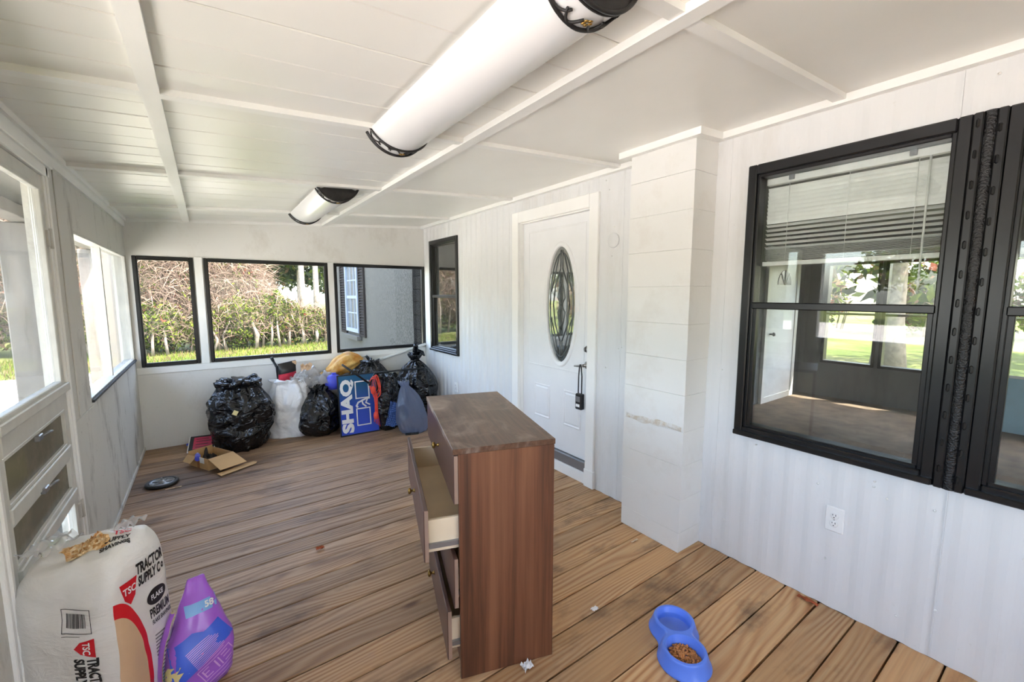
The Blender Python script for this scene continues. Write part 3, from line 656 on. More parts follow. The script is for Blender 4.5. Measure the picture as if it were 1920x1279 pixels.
for z in (0.38, 1.02): boxo('muntin', 'bluewhite', ww, -0.024, -0.01, -0.37, 0.37, z - 0.012, z + 0.012)
boxo('sill', 'stucco', ww, -0.10, 0.0, -0.5, 0.5, -0.14, -0.06, b=0.004)
def shutter(y0, y1, label):
    s = thing('shutter', label, 'shutter', (XR + 0.035, (y0 + y1) / 2, 0.74)); H = (y1 - y0) / 2
    frame_y('frame', 'shutter', s, -0.035, 0.0, -H, H, -0.06, 1.42, 0.05); n = 26
    me = MB(); me.box(-0.008, 0.008, -H + 0.045, H - 0.045, -0.022, 0.022); o = me.build('slat', 'shutter', s, (-0.016, 0, 0.02)); o.rotation_euler = (0, 0.6, 0)
    for i in range(1, n):
        c = link('slat', o.data, s, (-0.016, 0, 0.02 + i * 0.0525)); c.rotation_euler = (0, 0.6, 0)
shutter(7.99, 8.34, 'dark slatted shutter on the side of the stucco window toward the porch'); shutter(9.27, 9.68, 'dark slatted shutter on the far side of the stucco window')

# porch posts outside the left wall
for i, y in enumerate((0.04, 2.56, 5.08, 7.6)):
    po = thing('porch_post', ['grey wooden post outside the open porch bays', 'grey wooden post outside the storm door', 'grey wooden post outside the sliding window', 'grey wooden post standing past the back corner'][i], 'post', (-1.12, y, ZG), group='posts outside the stained wall')
    boxo('shaft', 'post', po, -0.14, 0.14, -0.14, 0.14, 0.0, 2.545, b=0.008); boxo('footing', 'stucco', po, -0.19, 0.19, -0.19, 0.19, 0.0, 0.12, b=0.01)
tag(boxo('beam', 'post', None, -1.19, -1.05, YF, 8.2, 2.05, 2.14, b=0.006), 'grey beam resting on the posts outside the stained wall', 'beam')

# ------------------------------------------------------------------ ground, path, plants
t = NT('lawn_grass'); p = t.pos()
g = t.ramp(t.noise(p, 0.35, 6, 0.65), [(0.3, srgb(76, 92, 40)), (0.5, srgb(104, 112, 58)), (0.72, srgb(138, 130, 88))])
g = t.mix(0.5, g, t.ramp(t.noise(p, 9, 5, 0.7), [(0.3, 0.55), (0.7, 1.0)]), 'MULTIPLY'); t.bump(t.noise(p, 25, 5, 0.7), 1.0, 0.05)
M['lawn'] = t.fin(g, 0.95, 0, 0.1)
tag(boxo('ground', 'lawn', None, -90, 90, -90, 90, ZG - 0.3, ZG), 'lawn of mixed green and dry grass round the house', 'lawn', kind='structure')
M['gravel'] = plain('pale_sandy_path', (206, 198, 186), 0.95, var=0.12, nscale=3, bump=0.5, bscale=50)
mp = MB(); mp.box(-30.0, 1.0, 11.6, 14.6, ZG - 0.1, ZG + 0.012); mp.box(-30.0, -2.4, -30.0, 11.6, ZG - 0.1, ZG + 0.012)
tag(mp.build('path', 'gravel'), 'pale sandy drive crossing the lawn beside the porch', 'path', kind='structure')
# each leaf surface is matte with light passing through
def leafm(name, rgb, tr=0.35):
    t = NT(name); c = srgb(*rgb); cc = t.mix(t.noise(t.pos(), 2.5, 2), tuple(x * 0.7 for x in c[:3]) + (1,), tuple(min(1, x * 1.25) for x in c[:3]) + (1,))
    t.t.nodes.remove(t.b); d = t.n('BsdfDiffuse', Color=cc); l = t.n('BsdfTranslucent', Color=cc)
    m = t.n('MixShader', Fac=tr, i1=d.outputs[0], i2=l.outputs[0]); t.t.links.new(m.outputs[0], t.out.inputs[0]); return t.m
LM = [leafm('green_leaf', (70, 84, 30)), leafm('bright_green_leaf', (106, 116, 46)), leafm('dark_green_leaf', (44, 54, 28)), leafm('dry_tan_leaf', (118, 95, 76)), leafm('red_brown_leaf', (124, 74, 60)), leafm('grey_green_leaf', (70, 78, 60))]
TW = [plain('grey_brown_twig', (96, 78, 64), 0.9), plain('pale_dead_vine', (132, 110, 92), 0.9)]
M['bark'] = plain('grey_bark', (134, 120, 106), 0.95, var=0.3, nscale=8, bump=0.8, bscale=30)
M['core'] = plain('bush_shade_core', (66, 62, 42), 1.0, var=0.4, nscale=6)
def rdir(r):
    while True:
        v = Vector((r.uniform(-1, 1), r.uniform(-1, 1), r.uniform(-1, 1)))
        if 0.05 < v.length < 1: return v.normalized()
def leaves(c, rad, n, size, weights, seed, zmin=None, shell=0.55, flat=0.0):
    r = random.Random(seed); m = MB(); c = Vector(c); idx = list(range(len(weights)))
    for _ in range(n):
        d = rdir(r); k = shell + (1 - shell) * r.random() ** 0.6
        k *= 0.82 + 0.30 * noise.noise((d.x * 2.3 + seed, d.y * 2.3, d.z * 2.3))
        p = c + Vector((d.x * rad[0], d.y * rad[1], d.z * rad[2])) * k
        if zmin is not None and p.z < zmin + 0.05: continue
        a = rdir(r); b = a.cross(rdir(r)).normalized(); s = size * r.uniform(0.6, 1.4)
        m.cur = r.choices(idx, weights)[0]
        m.add([p - a * s, p + b * s * 0.42, p + a * s, p - b * s * 0.42], [(0, 1, 2, 3)])
    return m
def twigs(c, rad, n, L, w, seed, zmin=None, lower=-0.6):
    r = random.Random(seed); m = MB(); c = Vector(c)
    for _ in range(n):
        d = rdir(r)
        if d.z < lower: continue
        p = c + Vector((d.x * rad[0], d.y * rad[1], d.z * rad[2])) * r.uniform(0.8, 1.06) * (0.85 + 0.3 * noise.noise((d.x * 2 + seed, d.y * 2, d.z * 2)))
        t1 = (rdir(r) + Vector((0, 0, -0.15))).normalized(); l = L * r.uniform(0.4, 1.2); q = rdir(r) * w
        pts = [p, p + t1 * l * 0.5 + Vector((0, 0, 0.12 * l)), p + t1 * l]
        if zmin is not None and min(x.z for x in pts) < zmin + 0.02: continue
        m.cur = r.choice((0, 0, 1)); z = q.cross(t1).normalized() * w * 0.7
        m.add([pts[0] - q, pts[0] + z, pts[1] - q, pts[1] + q, pts[2]], [(0, 1, 3, 2), (2, 3, 4)])
    return m
def lump(c, rad, seed, zmin):
    bm = bmesh.new(); bmesh.ops.create_icosphere(bm, subdivisions=3, radius=1)
    vs = []
    for v in bm.verts:
        d = v.co.normalized(); k = 0.80 + 0.28 * noise.noise((d.x * 2.3 + seed, d.y * 2.3, d.z * 2.3)); p = Vector(c) + Vector((d.x * rad[0], d.y * rad[1], d.z * rad[2])) * k; p.z = max(p.z, zmin); vs.append(p)
    m = MB(); m.add(vs, [[v.index for v in f.verts] for f in bm.faces], True); bm.free(); return m
def bush(name, label, x, y, rx, ry, ztop, seed, nl, nt, w, size=0.085, twig=(0.9, 0.010), group=None, cat='bush'):
    b = thing(name, label, cat, (x, y, ZG), group=group); h = (ztop - ZG); c = (0, 0, h * 0.47); rad = (rx, ry, h * 0.55)
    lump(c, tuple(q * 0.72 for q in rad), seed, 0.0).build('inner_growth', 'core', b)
    if nl: leaves(c, rad, nl, size, w, seed, 0.0).build('foliage', LM[:len(w)], b)['kind'] = 'stuff'
    if nt: twigs(c, rad, nt, twig[0], twig[1], seed + 50, 0.0).build('tangled_vines', TW, b)['kind'] = 'stuff'
    mm = MB(); r = random.Random(seed)
    for _ in range(5):
        a = r.uniform(0, 6.28); mm.tube([(0.55 * rx * cos(a), -abs(0.7 * ry * sin(a)), 0.0), (0.6 * rx * cos(a) + r.uniform(-.1, .1), -abs(0.8 * ry * sin(a)), h * 0.25), (0.4 * rx * cos(a), -0.5 * ry, h * 0.5)], [0.05, 0.04, 0.02], 6)
    mm.build('stems', 'bark', b)
TH = 'thicket behind the lawn'
bl = 'tall thicket shrub smothered in dead grey vines with green leaves below'
for i, (x, y, rx, zt) in enumerate(((-4.6, 20.2, 1.5, 4.6), (-3.0, 19.6, 1.3, 4.9), (-1.7, 19.3, 1.2, 4.7), (-0.5, 19.4, 1.2, 4.3), (0.6, 19.5, 1.15, 3.9), (1.35, 19.9, 0.9, 2.9))):
    bush('thicket_shrub', bl, x, y, rx, 1.3, zt, 20 + i, 3600, 6500, (0.5, 0.7, 0.35, 1.0, 0.45), 0.065, (0.9, 0.0085), TH)
gl = 'low round green bush at the foot of the vine thicket'
for i, (x, y, rx, zt) in enumerate(((-2.6, 18.4, 0.8, 1.3), (-1.3, 18.2, 0.85, 1.45), (-0.1, 18.3, 0.75, 1.2), (0.95, 18.2, 0.9, 1.6), (2.0, 18.6, 0.85, 1.75), (2.75, 18.8, 0.8, 1.3), (3.5, 19.0, 0.8, 1.1), (4.3, 19.2, 0.9, 0.9))):
    bush('green_bush', gl, x, y, rx, 0.8, zt, 60 + i, 3200, 900, (1.0, 1.0, 0.55, 0.35, 0.08), 0.062, (0.6, 0.008), 'green bushes along the thicket')
def tree(name, label, x, y, h, tr, cr, seed, nl, w, size, group, crown=0.62, lean=0.0):
    b = thing(name, label, 'tree', (x, y, ZG), group=group); r = random.Random(seed); mm = MB()
    pts = [(lean * h * k / 6 + 0.12 * noise.noise((k, seed, 0)), 0.12 * noise.noise((seed, k, 1)), h * k / 6 * 0.95) for k in range(7)]
    mm.tube(pts, [tr * (1.35 if k == 0 else 1) * (1 - 0.11 * k) for k in range(7)], 10); mm.build('trunk', 'bark', b)
    br = MB()
    for k in range(9):
        q = 3 + (k % 4); s = Vector(pts[min(q, 6)]); d = Vector((cos(k * 2.4), sin(k * 2.4), 0.5)); br.tube([s, s + d * cr * 0.5, s + d * cr * 0.85 + Vector((0, 0, 0.2))], [tr * 0.4, tr * 0.25, tr * 0.08], 6)
    br.build('branches', 'bark', b)
    m = MB()
    for k in range(9):
        a = k * 2.4; s = Vector((cos(a) * cr * 0.55 + lean * h, sin(a) * cr * 0.55, h * (crown + 0.32 * ((k * 0.37) % 1)))); q = leaves(s, (cr * 0.6, cr * 0.6, cr * 0.45), nl // 9, size, w, seed * 10 + k, None, 0.2)
        base = len(m.v); m.v += q.v; m.f += [tuple(base + i for i in f) for f in q.f]; m.mi += q.mi
    m.build('crown', LM[:len(w)], b)['kind'] = 'stuff'
dk = (0.5, 0.1, 1.0, 0.12, 0.0, 0.5)
for i, (x, y, h, cr) in enumerate(((5.2, 32, 7.6, 2.6), (9.2, 36.5, 8.5, 2.8), (4.4, 39, 8.0, 2.6), (10.5, 29.5, 8.0, 2.6))): tree('oak_tree', ['broad dark oak rising just behind the bare pine trunks', 'tallest dark oak behind the thicket beside the pine trunks', 'dark oak set farthest back behind the vine thicket', 'dark oak nearest the end of the stucco house wall'][i], x, y, h, 0.22, cr, 5 + i, 3000, dk, 0.20, 'oaks behind the thicket', 0.40)
for i, (x, y) in enumerate(((4.25, 25.5), (5.15, 26.5))): tree('pine_tree', 'tall bare pale pine trunk standing behind the low end of the thicket', x, y, 13, 0.17, 0.75, 31 + i, 500, dk, 0.16, 'pines behind the thicket', 0.75)
lt = (0.8, 0.7, 0.6, 0.5, 0.15, 0.3)
for i, (x, y, h) in enumerate(((-7, 26, 6.5), (-14.5, 29, 7), (-19, 24, 7), (-26, 17, 7), (-33, 8, 7.5), (-33, -3, 7.5), (-8.5, 33, 8), (-30, -15, 7.5))): tree('yard_tree', 'leafy yard tree standing out past the porch posts', x, y, h, 0.24, 3.4, 71 + i, 1500, lt, 0.24, 'trees past the porch posts', 0.42)
for i, (x, y) in enumerate(((-6.4, 20.5), (-10.5, 20.5), (-15, 20.0))): bush('hedge_bush', 'pale dry hedge shrub past the porch posts', x, y, 2.2, 1.3, 2.2, 90 + i, 2000, 900, (0.6, 0.8, 0.3, 1.0, 0.2), 0.11, (0.9, 0.02), 'hedge shrubs past the porch posts')
for i, (x, y, h) in enumerate(((14.5, 3.3, 8), (20.5, -1.2, 9), (21.5, 8.2, 9), (18, -10, 9))): tree('lawn_tree', 'oak on the lawn seen through the far room windows', x, y, h, 0.30, 3.6, 101 + i, 1800, lt, 0.24, 'trees across the far lawn', 0.36)
for i in range(7): bush('woods_bush', 'pale green bush edging the far lawn', 28 + (i % 2), -12 + i * 4.4, 2.1, 1.8, 3.2, 120 + i, 1600, 300, (0.8, 0.9, 0.5, 0.7, 0.1), 0.14, (0.9, 0.02), 'bushes edging the far lawn')
# grass tufts along the foot of the thicket
r = random.Random(4); m = MB()
for _ in range(9000):
    x, y = r.uniform(-5, 5.5), r.uniform(14.7, 18.6); h = r.uniform(0.05, 0.16); a = r.uniform(0, 6.28); m.cur = r.choices((0, 1, 3), (0.5, 1, 0.6))[0]
    m.add([(x - 0.012 * cos(a), y - 0.012 * sin(a), ZG), (x + 0.012 * cos(a), y + 0.012 * sin(a), ZG), (x + r.uniform(-.05, .05), y + r.uniform(-.05, .05), ZG + h)], [(0, 1, 2)])
tag(m.build('grass', LM[:4]), 'rough grass blades along the foot of the thicket', 'grass', kind='stuff')
# ------------------------------------------------------------------ ceiling fixtures
M['acrylic'] = plain('white_acrylic_diffuser', (222, 222, 222), 0.22, var=0.01)
M['iron'] = plain('dark_scroll_iron', (52, 50, 50), 0.45, 0.5, var=0.25, nscale=30)
M['brass'] = plain('aged_brass', (150, 118, 62), 0.3, 0.9, var=0.15, nscale=40)
def fixture(label, xc, y0, y1):
    L = (y1 - y0) / 2; f = thing('ceiling_light', label, 'ceiling light', (xc, (y0 + y1) / 2, cz(xc) - 0.001), group='long scroll ended ceiling lights'); f.rotation_euler = (0, -math.atan(0.0622), 0)
    w, sag, z0 = 0.138, 0.088, -0.016
    R = (w * w + sag * sag) / (2 * sag)
    def S(s, y, lift=0.0):
        a0 = math.asin(w / R); a = a0 * s; return Vector(((R + lift) * sin(a), y, z0 - ((R + lift) * cos(a) - (R - sag))))
    boxo('pan', 'white', f, -0.12, 0.12, -L + 0.02, L - 0.02, -0.018, 0.0, b=0.003)
    m = MB(); n = 20; ny = 12
    vs = [S(-1 + 2 * i / n, -L + 0.008 + (2 * L - 0.016) * k / ny) for k in range(ny + 1) for i in range(n + 1)]
    m.add(vs, [(k * (n + 1) + i, k * (n + 1) + i + 1, (k + 1) * (n + 1) + i + 1, (k + 1) * (n + 1) + i) for k in range(ny) for i in range(n)], True); m.build('diffuser', 'acrylic', f)
    for e in (-1, 1):
        P = [S(-1 + 2 * i / 16, 0) for i in range(17)]; poly = [(p.x, p.z) for p in P] + [(0.118, -0.026), (0.098, -0.020), (0.085, -0.002), (-0.085, -0.002), (-0.098, -0.020), (-0.118, -0.026)]
        mm = MB(); mm.prism(poly, 0.005, Matrix.Translation((0, e * (L - 0.004) + 0.0025, 0)) @ Matrix.Rotation(pi / 2, 4, 'X')); cap = mm.build('end_plate', 'iron', f)
        mm = MB(); mm.tube([S(-1 + 2 * i / 24, e * L, 0.003) for i in range(25)], 0.006, 6); mm.tube([S(-1 + 2 * i / 24, e * (L - 0.012), 0.004) for i in range(25)], 0.003, 6); mm.build('rim_band', 'iron', f)
        mm = MB(); mm.tube([S(-1 + 2 * i / 24, e * (L - 0.085 + 0.030 * (abs(-1 + 2 * i / 24)) ** 1.5), 0.004) for i in range(25)], 0.0055, 6); mm.build('inner_band', 'iron', f)
        for sgn in (-1, 1):
            mm = MB()   # S scroll from the middle flower outwards, with a curled end
            c1 = [S(sgn * (0.06 + 0.30 * k / 8), e * (L - 0.048 - 0.030 * sin(pi * k / 8)), 0.005) for k in range(9)]; mm.tube(c1, 0.0038, 6)
            c2 = []
            for k in range(15):
                a = k / 14 * 4.2; rr = 0.030 * (1 - 0.6 * k / 14); c2.append(S(sgn * (0.52 + rr / w * cos(a + 3.1)), e * (L - 0.045 + rr * sin(a + 3.1)), 0.005))
            mm.tube(c2, 0.0035, 6); c3 = [S(sgn * (0.62 + 0.33 * k / 8), e * (L - 0.05 + 0.028 * sin(pi * k / 8)), 0.005) for k in range(9)]; mm.tube(c3, 0.0035, 6)
            mm.build('scroll', 'iron', f)
        mm = MB(); fc = S(0, e * (L - 0.048), 0.008)
        for k in range(5):
            a = 2 * pi * k / 5; mm.lathe([(0.001, 0.0), (0.007, 0.002), (0.001, 0.005)], 8, Matrix.Translation(fc + Vector((0.009 * cos(a), 0.009 * sin(a), -0.003))))
        mm.build('flower', 'brass', f)
fixture('long white ceiling light with black scroll ends nearest the open porch bays', 0.785, 0.75, 2.05)
fixture('long white ceiling light with black scroll ends nearest the back windows', 0.815, 3.275, 4.53)

# ------------------------------------------------------------------ chest of drawers
M['lam'], _, _ = laminate('walnut_laminate')
t = NT('dusty_walnut_top'); p = t.obj()
gr = t.noise(t.scale(p, (60, 3, 60)), 1.0, 4, 0.6)
bc = t.ramp(gr, [(0.3, srgb(70, 46, 34)), (0.7, srgb(106, 76, 58))])
du = t.ramp(t.noise(t.scale(p, (4.2, 3.0, 1)), 1.6, 6, 0.62, 1.0), [(0.46, 0.0), (0.74, 0.9)])
M['lamtop'] = t.fin(t.mix(du, bc, srgb(178, 160, 146)), t.math('ADD', t.math('MULTIPLY', du, 0.4), 0.30))
M['lamfront'] = plain('dark_walnut_front', (88, 62, 52), 0.32, var=0.18, nscale=5)
M['edgeband'] = plain('brown_edge_band', (150, 122, 104), 0.5)
M['pale'] = plain('pale_drawer_wood', (226, 204, 172), 0.55, var=0.06, nscale=5)
ch = thing('chest_of_drawers', 'brown walnut chest with one drawer pulled well out', 'chest', (0.700, 1.352, 0), math.atan2(-0.308, 0.951))
CD, CL, CH = 0.402, 0.85, 0.933
boxo('side_panel', 'lam', ch, 0.018, CD, 0, 0.016, 0, CH - 0.022, b=0.001); boxo('side_panel', 'lam', ch, 0.018, CD, CL - 0.016, CL, 0, CH - 0.022, b=0.001)
boxo('top', 'lamtop', ch, -0.003, CD + 0.003, -0.003, CL + 0.003, CH - 0.022, CH, b=0.0015)
boxo('back_panel', 'pale', ch, CD - 0.012, CD - 0.006, 0.016, CL - 0.016, 0.03, CH - 0.022); boxo('plinth', 'lam', ch, 0.03, 0.046, 0.016, CL - 0.016, 0, 0.085)
for (z0, z1, out) in ((0.718, 0.907, 0.0), (0.508, 0.712, 0.112), (0.300, 0.502, 0.004), (0.092, 0.294, 0.032)):
    d = boxo('drawer_front', 'lamfront', ch, -out, 0.016 - out, 0.003, CL - 0.003, z0, z1, b=0.002)
    zb, zt2 = z0 + 0.025, z0 + 0.15
    boxo('front_edge', 'edgeband', d, 0.003 - out, 0.0165 - out, 0.0018, 0.0035, z0 + 0.002, z1 - 0.002)
    for yy in (0.028, CL - 0.040): boxo('drawer_side', 'pale', d, 0.016 - out, 0.375 - out, yy, yy + 0.012, zb, zt2)
    boxo('drawer_back', 'pale', d, 0.363 - out, 0.375 - out, 0.04, CL - 0.04, zb, zt2); boxo('drawer_bottom', 'pale', d, 0.016 - out, 0.37 - out, 0.04, CL - 0.04, zb + 0.006, zb + 0.012)
    boxo('inner_face', 'pale', d, 0.0158 - out, 0.0185 - out, 0.04, CL - 0.04, zb + 0.012, zt2)
    for yy in (0.017, CL - 0.028): boxo('slide', 'steel', d, 0.02 - out, 0.36 - out, yy, yy + 0.011, zb + 0.018, zb + 0.036)
    mm = MB(); mm.lathe([(0.009, 0.0), (0.009, 0.003), (0.005, 0.006), (0.005, 0.014), (0.012, 0.018), (0.0155, 0.023), (0.013, 0.029), (0.001, 0.031)], 20, Matrix.Translation((-out, 0.40, (z0 + z1) / 2)) @ Matrix.Rotation(-pi / 2, 4, 'Y')); mm.build('knob', 'brass', d)

# ------------------------------------------------------------------ pet bowl
M['bowl'] = plain('blue_plastic', (96, 136, 238), 0.28, var=0.02); M['bowl'].node_tree.nodes['Principled BSDF'].inputs['Subsurface Weight'].default_value = 0.0
ang = math.atan2(0.127, 0.113)
pb_ = thing('pet_bowl', 'blue plastic double pet bowl with water and kibble', 'pet bowl', (1.553, 0.948, 0), ang)
DX = 0.082
def fig8(r, k, n=72):
    out = []
    for i in range(n):
        a = 2 * pi * i / n; u = Vector((cos(a), sin(a))); lo, hi = 0.0, 0.4
        for _ in range(40):
            md = (lo + hi) / 2; q = u * md; d1 = (q - Vector((DX, 0))).length - r; d2 = (q + Vector((DX, 0))).length - r
            h = max(k - abs(d1 - d2), 0) / k; s = min(d1, d2) - h * h * k / 4
            if s < 0: lo = md
            else: hi = md
        out.append((u.x * lo, u.y * lo))
    return out
m = MB(); n = 72; levels = [(0.104, 0.0, 0.05), (0.106, 0.004, 0.05), (0.102, 0.008, 0.05), (0.088, 0.052, 0.05), (0.086, 0.058, 0.05), (0.083, 0.0605, 0.05)]
vs = [(x, y, z) for r_, z, k in levels for x, y in fig8(r_, k)]
m.add(vs, [(i * n + q, i * n + (q + 1) % n, (i + 1) * n + (q + 1) % n, (i + 1) * n + q) for i in range(5) for q in range(n)], True)
bm = bmesh.new(); ed = []
for loop in ([(x, y) for x, y in fig8(0.083, 0.05)], [(DX + 0.074 * cos(2 * pi * i / 40), 0.074 * sin(2 * pi * i / 40)) for i in range(40)], [(-DX + 0.074 * cos(2 * pi * i / 40), 0.074 * sin(2 * pi * i / 40)) for i in range(40)]):
    v_ = [bm.verts.new((x, y, 0.0605)) for x, y in loop]; ed += [bm.edges.new((v_[i], v_[(i + 1) % len(v_)])) for i in range(len(v_))]
bmesh.ops.triangle_fill(bm, use_beauty=True, edges=ed); bm.verts.index_update(); bm.normal_update()
m.add([v.co.copy() for v in bm.verts], [[v.index for v in (f.verts if f.normal.z > 0 else reversed(f.verts))] for f in bm.faces]); bm.free()
m.build('body', 'bowl', pb_)
for s in (-1, 1):
    mm = MB(); mm.lathe([(0.076, 0.0604), (0.0745, 0.0615), (0.072, 0.0585), (0.066, 0.018), (0.058, 0.010), (0.0001, 0.009)], 40, Matrix.Translation((s * DX, 0, 0)), cap=False); mm.build('cup', 'bowl', pb_)
M['water'] = glass('bowl_water', (0.80, 0.90, 0.97), 0.02, (190, 215, 235), 1.6, 0.0)
mm = MB(); mm.lathe([(0.0001, 0.034), (0.0687, 0.034)], 40, Matrix.Translation((DX, 0, 0)), cap=False); tag(mm.build('water', 'water', None, (1.553, 0.948, 0), ang), 'clear water lying in the round cup of the blue pet bowl', 'water', kind='stuff')
M['kibble'] = plain('brown_kibble', (206, 140, 84), 0.8, var=0.35, nscale=60)
m = MB(); r = random.Random(8)
for i in range(420):
    a = r.uniform(0, 6.28); q = 0.062 * math.sqrt(r.random()); z = 0.014 + r.uniform(0, 0.012) + 0.010 * (1 - (q / 0.062) ** 2)
    m.lathe([(0.001, -0.003), (0.0045, -0.002), (0.0052, 0.001), (0.001, 0.003)], 6, Matrix.Translation((-DX + q * cos(a), q * sin(a), z)) @ Matrix.Rotation(r.uniform(0, 3), 4, 'X') @ Matrix.Rotation(r.uniform(0, 3), 4, 'Y'))
tag(m.build('kibble', 'kibble', None, (1.553, 0.948, 0), ang), 'brown dry kibble heaped in the blue pet bowl', 'kibble', kind='stuff')

# ------------------------------------------------------------------ decals that follow a surface
def tree_of(o):
    return BVHTree.FromPolygons([v.co.copy() for v in o.data.vertices], [tuple(p.vertices) for p in o.data.polygons])
def decal(name, mat, parent, bvh, vs2, fs, M4, lift=0.0018, cell=0.02, far=0.6):
    """flat (x,y) artwork in the plane of M4 (z outwards), cut into small cells and laid on the surface below"""
    bm = bmesh.new(); bv = [bm.verts.new((x, y, 0)) for x, y in vs2]
    for f in fs:
        try: bm.faces.new([bv[i] for i in f])
        except ValueError: pass
    for ax in (0, 1):
        lo = min(v.co[ax] for v in bm.verts); hi = max(v.co[ax] for v in bm.verts); c = math.floor(lo / cell) * cell + cell
        while c < hi:
            no = (1, 0, 0) if ax == 0 else (0, 1, 0); bmesh.ops.bisect_plane(bm, geom=bm.verts[:] + bm.edges[:] + bm.faces[:], plane_co=tuple(c * q for q in no), plane_no=no); c += cell
    nrm = (M4.to_3x3() @ Vector((0, 0, 1))).normalized(); dead = []
    for v in bm.verts:
        w = M4 @ v.co; hit = bvh.ray_cast(w + nrm * 0.15, -nrm, far)
        if hit[0] is None: dead.append(v); continue
        v.co = hit[0] + (hit[1] if hit[1].dot(nrm) > 0 else -hit[1]) * lift
    bmesh.ops.delete(bm, geom=dead, context='VERTS'); bm.verts.index_update()
    m = MB(); m.add([v.co.copy() for v in bm.verts], [[v.index for v in f.verts] for f in bm.faces], True); bm.free()
    return m.build(name, mat, parent)
def basis(o, x, y, z):
    M4 = Matrix.Identity(4)
    for i, a in enumerate((x, y, z)):
        a = Vector(a).normalized()
        for q in range(3): M4[q][i] = a[q]
    for q in range(3): M4[q][3] = o[q]
    return M4
def rect2(x0, x1, y0, y1): return [(x0, y0), (x1, y0), (x1, y1), (x0, y1)], [(0, 1, 2, 3)]
def multi(parts):
    V, F = [], []
    for vs_, fs_ in parts:
        b = len(V); V += vs_; F += [tuple(b + i for i in f) for f in fs_]
    return V, F
def place(tm, dx=0, dy=0, rot=0.0, sx=1.0, sy=1.0):
    vs_, fs_ = tm; c, s = cos(rot), sin(rot); return [(c * x * sx - s * y * sy + dx, s * x * sx + c * y * sy + dy) for x, y in vs_], fs_
for nme, c_, ro in (('ink_black', (34, 30, 30), 0.5), ('ink_red', (216, 26, 40), 0.45), ('ink_white', (242, 242, 242), 0.45), ('ink_tan', (214, 178, 142), 0.6), ('ink_blue', (70, 108, 232), 0.4), ('ink_lightblue', (132, 184, 240), 0.4), ('ink_purple', (176, 108, 224), 0.38), ('ink_pink', (226, 178, 240), 0.4), ('ink_yellow', (238, 224, 160), 0.5), ('ink_paleblue', (170, 196, 222), 0.5), ('ink_grey', (120, 118, 116), 0.5)):
    M[nme] = plain(nme, c_, ro, var=0.05, nscale=12)

# ------------------------------------------------------------------ shavings bag
t = NT('white_poly_bag'); p = t.obj()
t.bump(t.noise(t.scale(p, (1, 1, 2.2)), 9, 5, 0.6, 0.8), 0.35, 0.02)
M['polybag'] = t.fin(t.ramp(t.noise(p, 4, 3), [(0.3, srgb(226, 220, 212)), (0.7, srgb(240, 238, 235))]), 0.38)
U = Vector((0.835, -0.550, 0)); 
sb = thing('shavings_bag', 'big white printed bag of wood shavings torn open on top', 'bag', (-0.380, 1.960, 0), math.atan2(U.y, U.x))
def squircle_bag(hx, hy, h, seed, e=5.0, top=None, nth=64, nz=40, wr=0.010, taper=0.0):
    m = MB(); vs = []
    for k in range(nz + 1):
        tz = k / nz; z = h * tz
        rr = 1.0
        if tz < 0.08: rr = 0.86 + 0.14 * math.sqrt(1 - (1 - tz / 0.08) ** 2)
        if tz > 0.86: rr = 1 - 0.16 * ((tz - 0.86) / 0.14) ** 2.2
        rr *= 1 + 0.06 * sin(pi * tz) - taper * tz
        for i in range(nth):
            a = 2 * pi * i / nth; c, s = cos(a), sin(a); q = (abs(c) ** e + abs(s) ** e) ** (-1 / e)
            x, y = hx * q * c * rr, hy * q * s * rr
            nn = noise.noise((x * 9 + seed, y * 9, z * 7)) * wr + 0.5 * wr * noise.noise((x * 25, y * 25 + seed, z * 16))
            vs.append(Vector((x + nn * c, y + nn * s, z + (top(x, y) if (top and tz > 0.5) else 0) * max(0, (tz - 0.5) * 2) + (0.4 * nn if 0.1 < tz else 0))))
    n = nth; fs = [(k * n + i, k * n + (i + 1) % n, (k + 1) * n + (i + 1) % n, (k + 1) * n + i) for k in range(nz) for i in range(n)]
    # cap in rings
    b = nz * n
    for ring in (0.8, 0.6, 0.4, 0.2):
        o0 = len(vs)
        for i in range(n):
            v = vs[b + i]; x, y = v.x * ring, v.y * ring
            vs.append(Vector((x, y, v.z + 0.02 * (1 - ring) + 0.012 * noise.noise((x * 14, y * 14, seed)))))
        prev = b if ring == 0.8 else o0 - n
        fs += [(prev + i, prev + (i + 1) % n, o0 + (i + 1) % n, o0 + i) for i in range(n)]
    fs.append(tuple(range(len(vs) - n, len(vs)))); fs.append(tuple(range(n))[::-1])
    m.add(vs, fs, True); return m
sbody = squircle_bag(0.162, 0.118, 0.645, 3, 5.5, top=lambda x, y: -0.030 * (y < 0) * abs(y) / 0.11 + 0.02 * x / 0.15).build('bag_body', 'polybag', sb)
bv = tree_of(sbody)
# narrow printed face (+x) : x axis along +y, y axis up
FX = basis((0.175, 0, 0.30), (0, 1, 0), (0, 0, 1), (1, 0, 0))
arc_o = [(-0.104 + 0.105 * cos(a), -0.18 + 0.375 * sin(a)) for a in [pi / 2 * i / 20 for i in range(21)]]
arc_i = [(-0.104 + 0.088 * cos(a), -0.18 + 0.325 * sin(a)) for a in [pi / 2 * i / 20 for i in range(21)]]
decal('red_arc', 'ink_red', sb, bv, arc_i + arc_o, [(i, i + 1, 22 + i, 21 + i) for i in range(20)] , FX)
decal('shavings_picture', 'ink_tan', sb, bv, arc_i + [(-0.104, -0.18)], [(i, i + 1, 21) for i in range(20)], FX)
decal('red_line', 'ink_red', sb, bv, *rect2(-0.016, 0.001, -0.30, -0.18), FX); decal('shavings_picture', 'ink_tan', sb, bv, *rect2(-0.104, -0.016, -0.30, -0.18), FX)
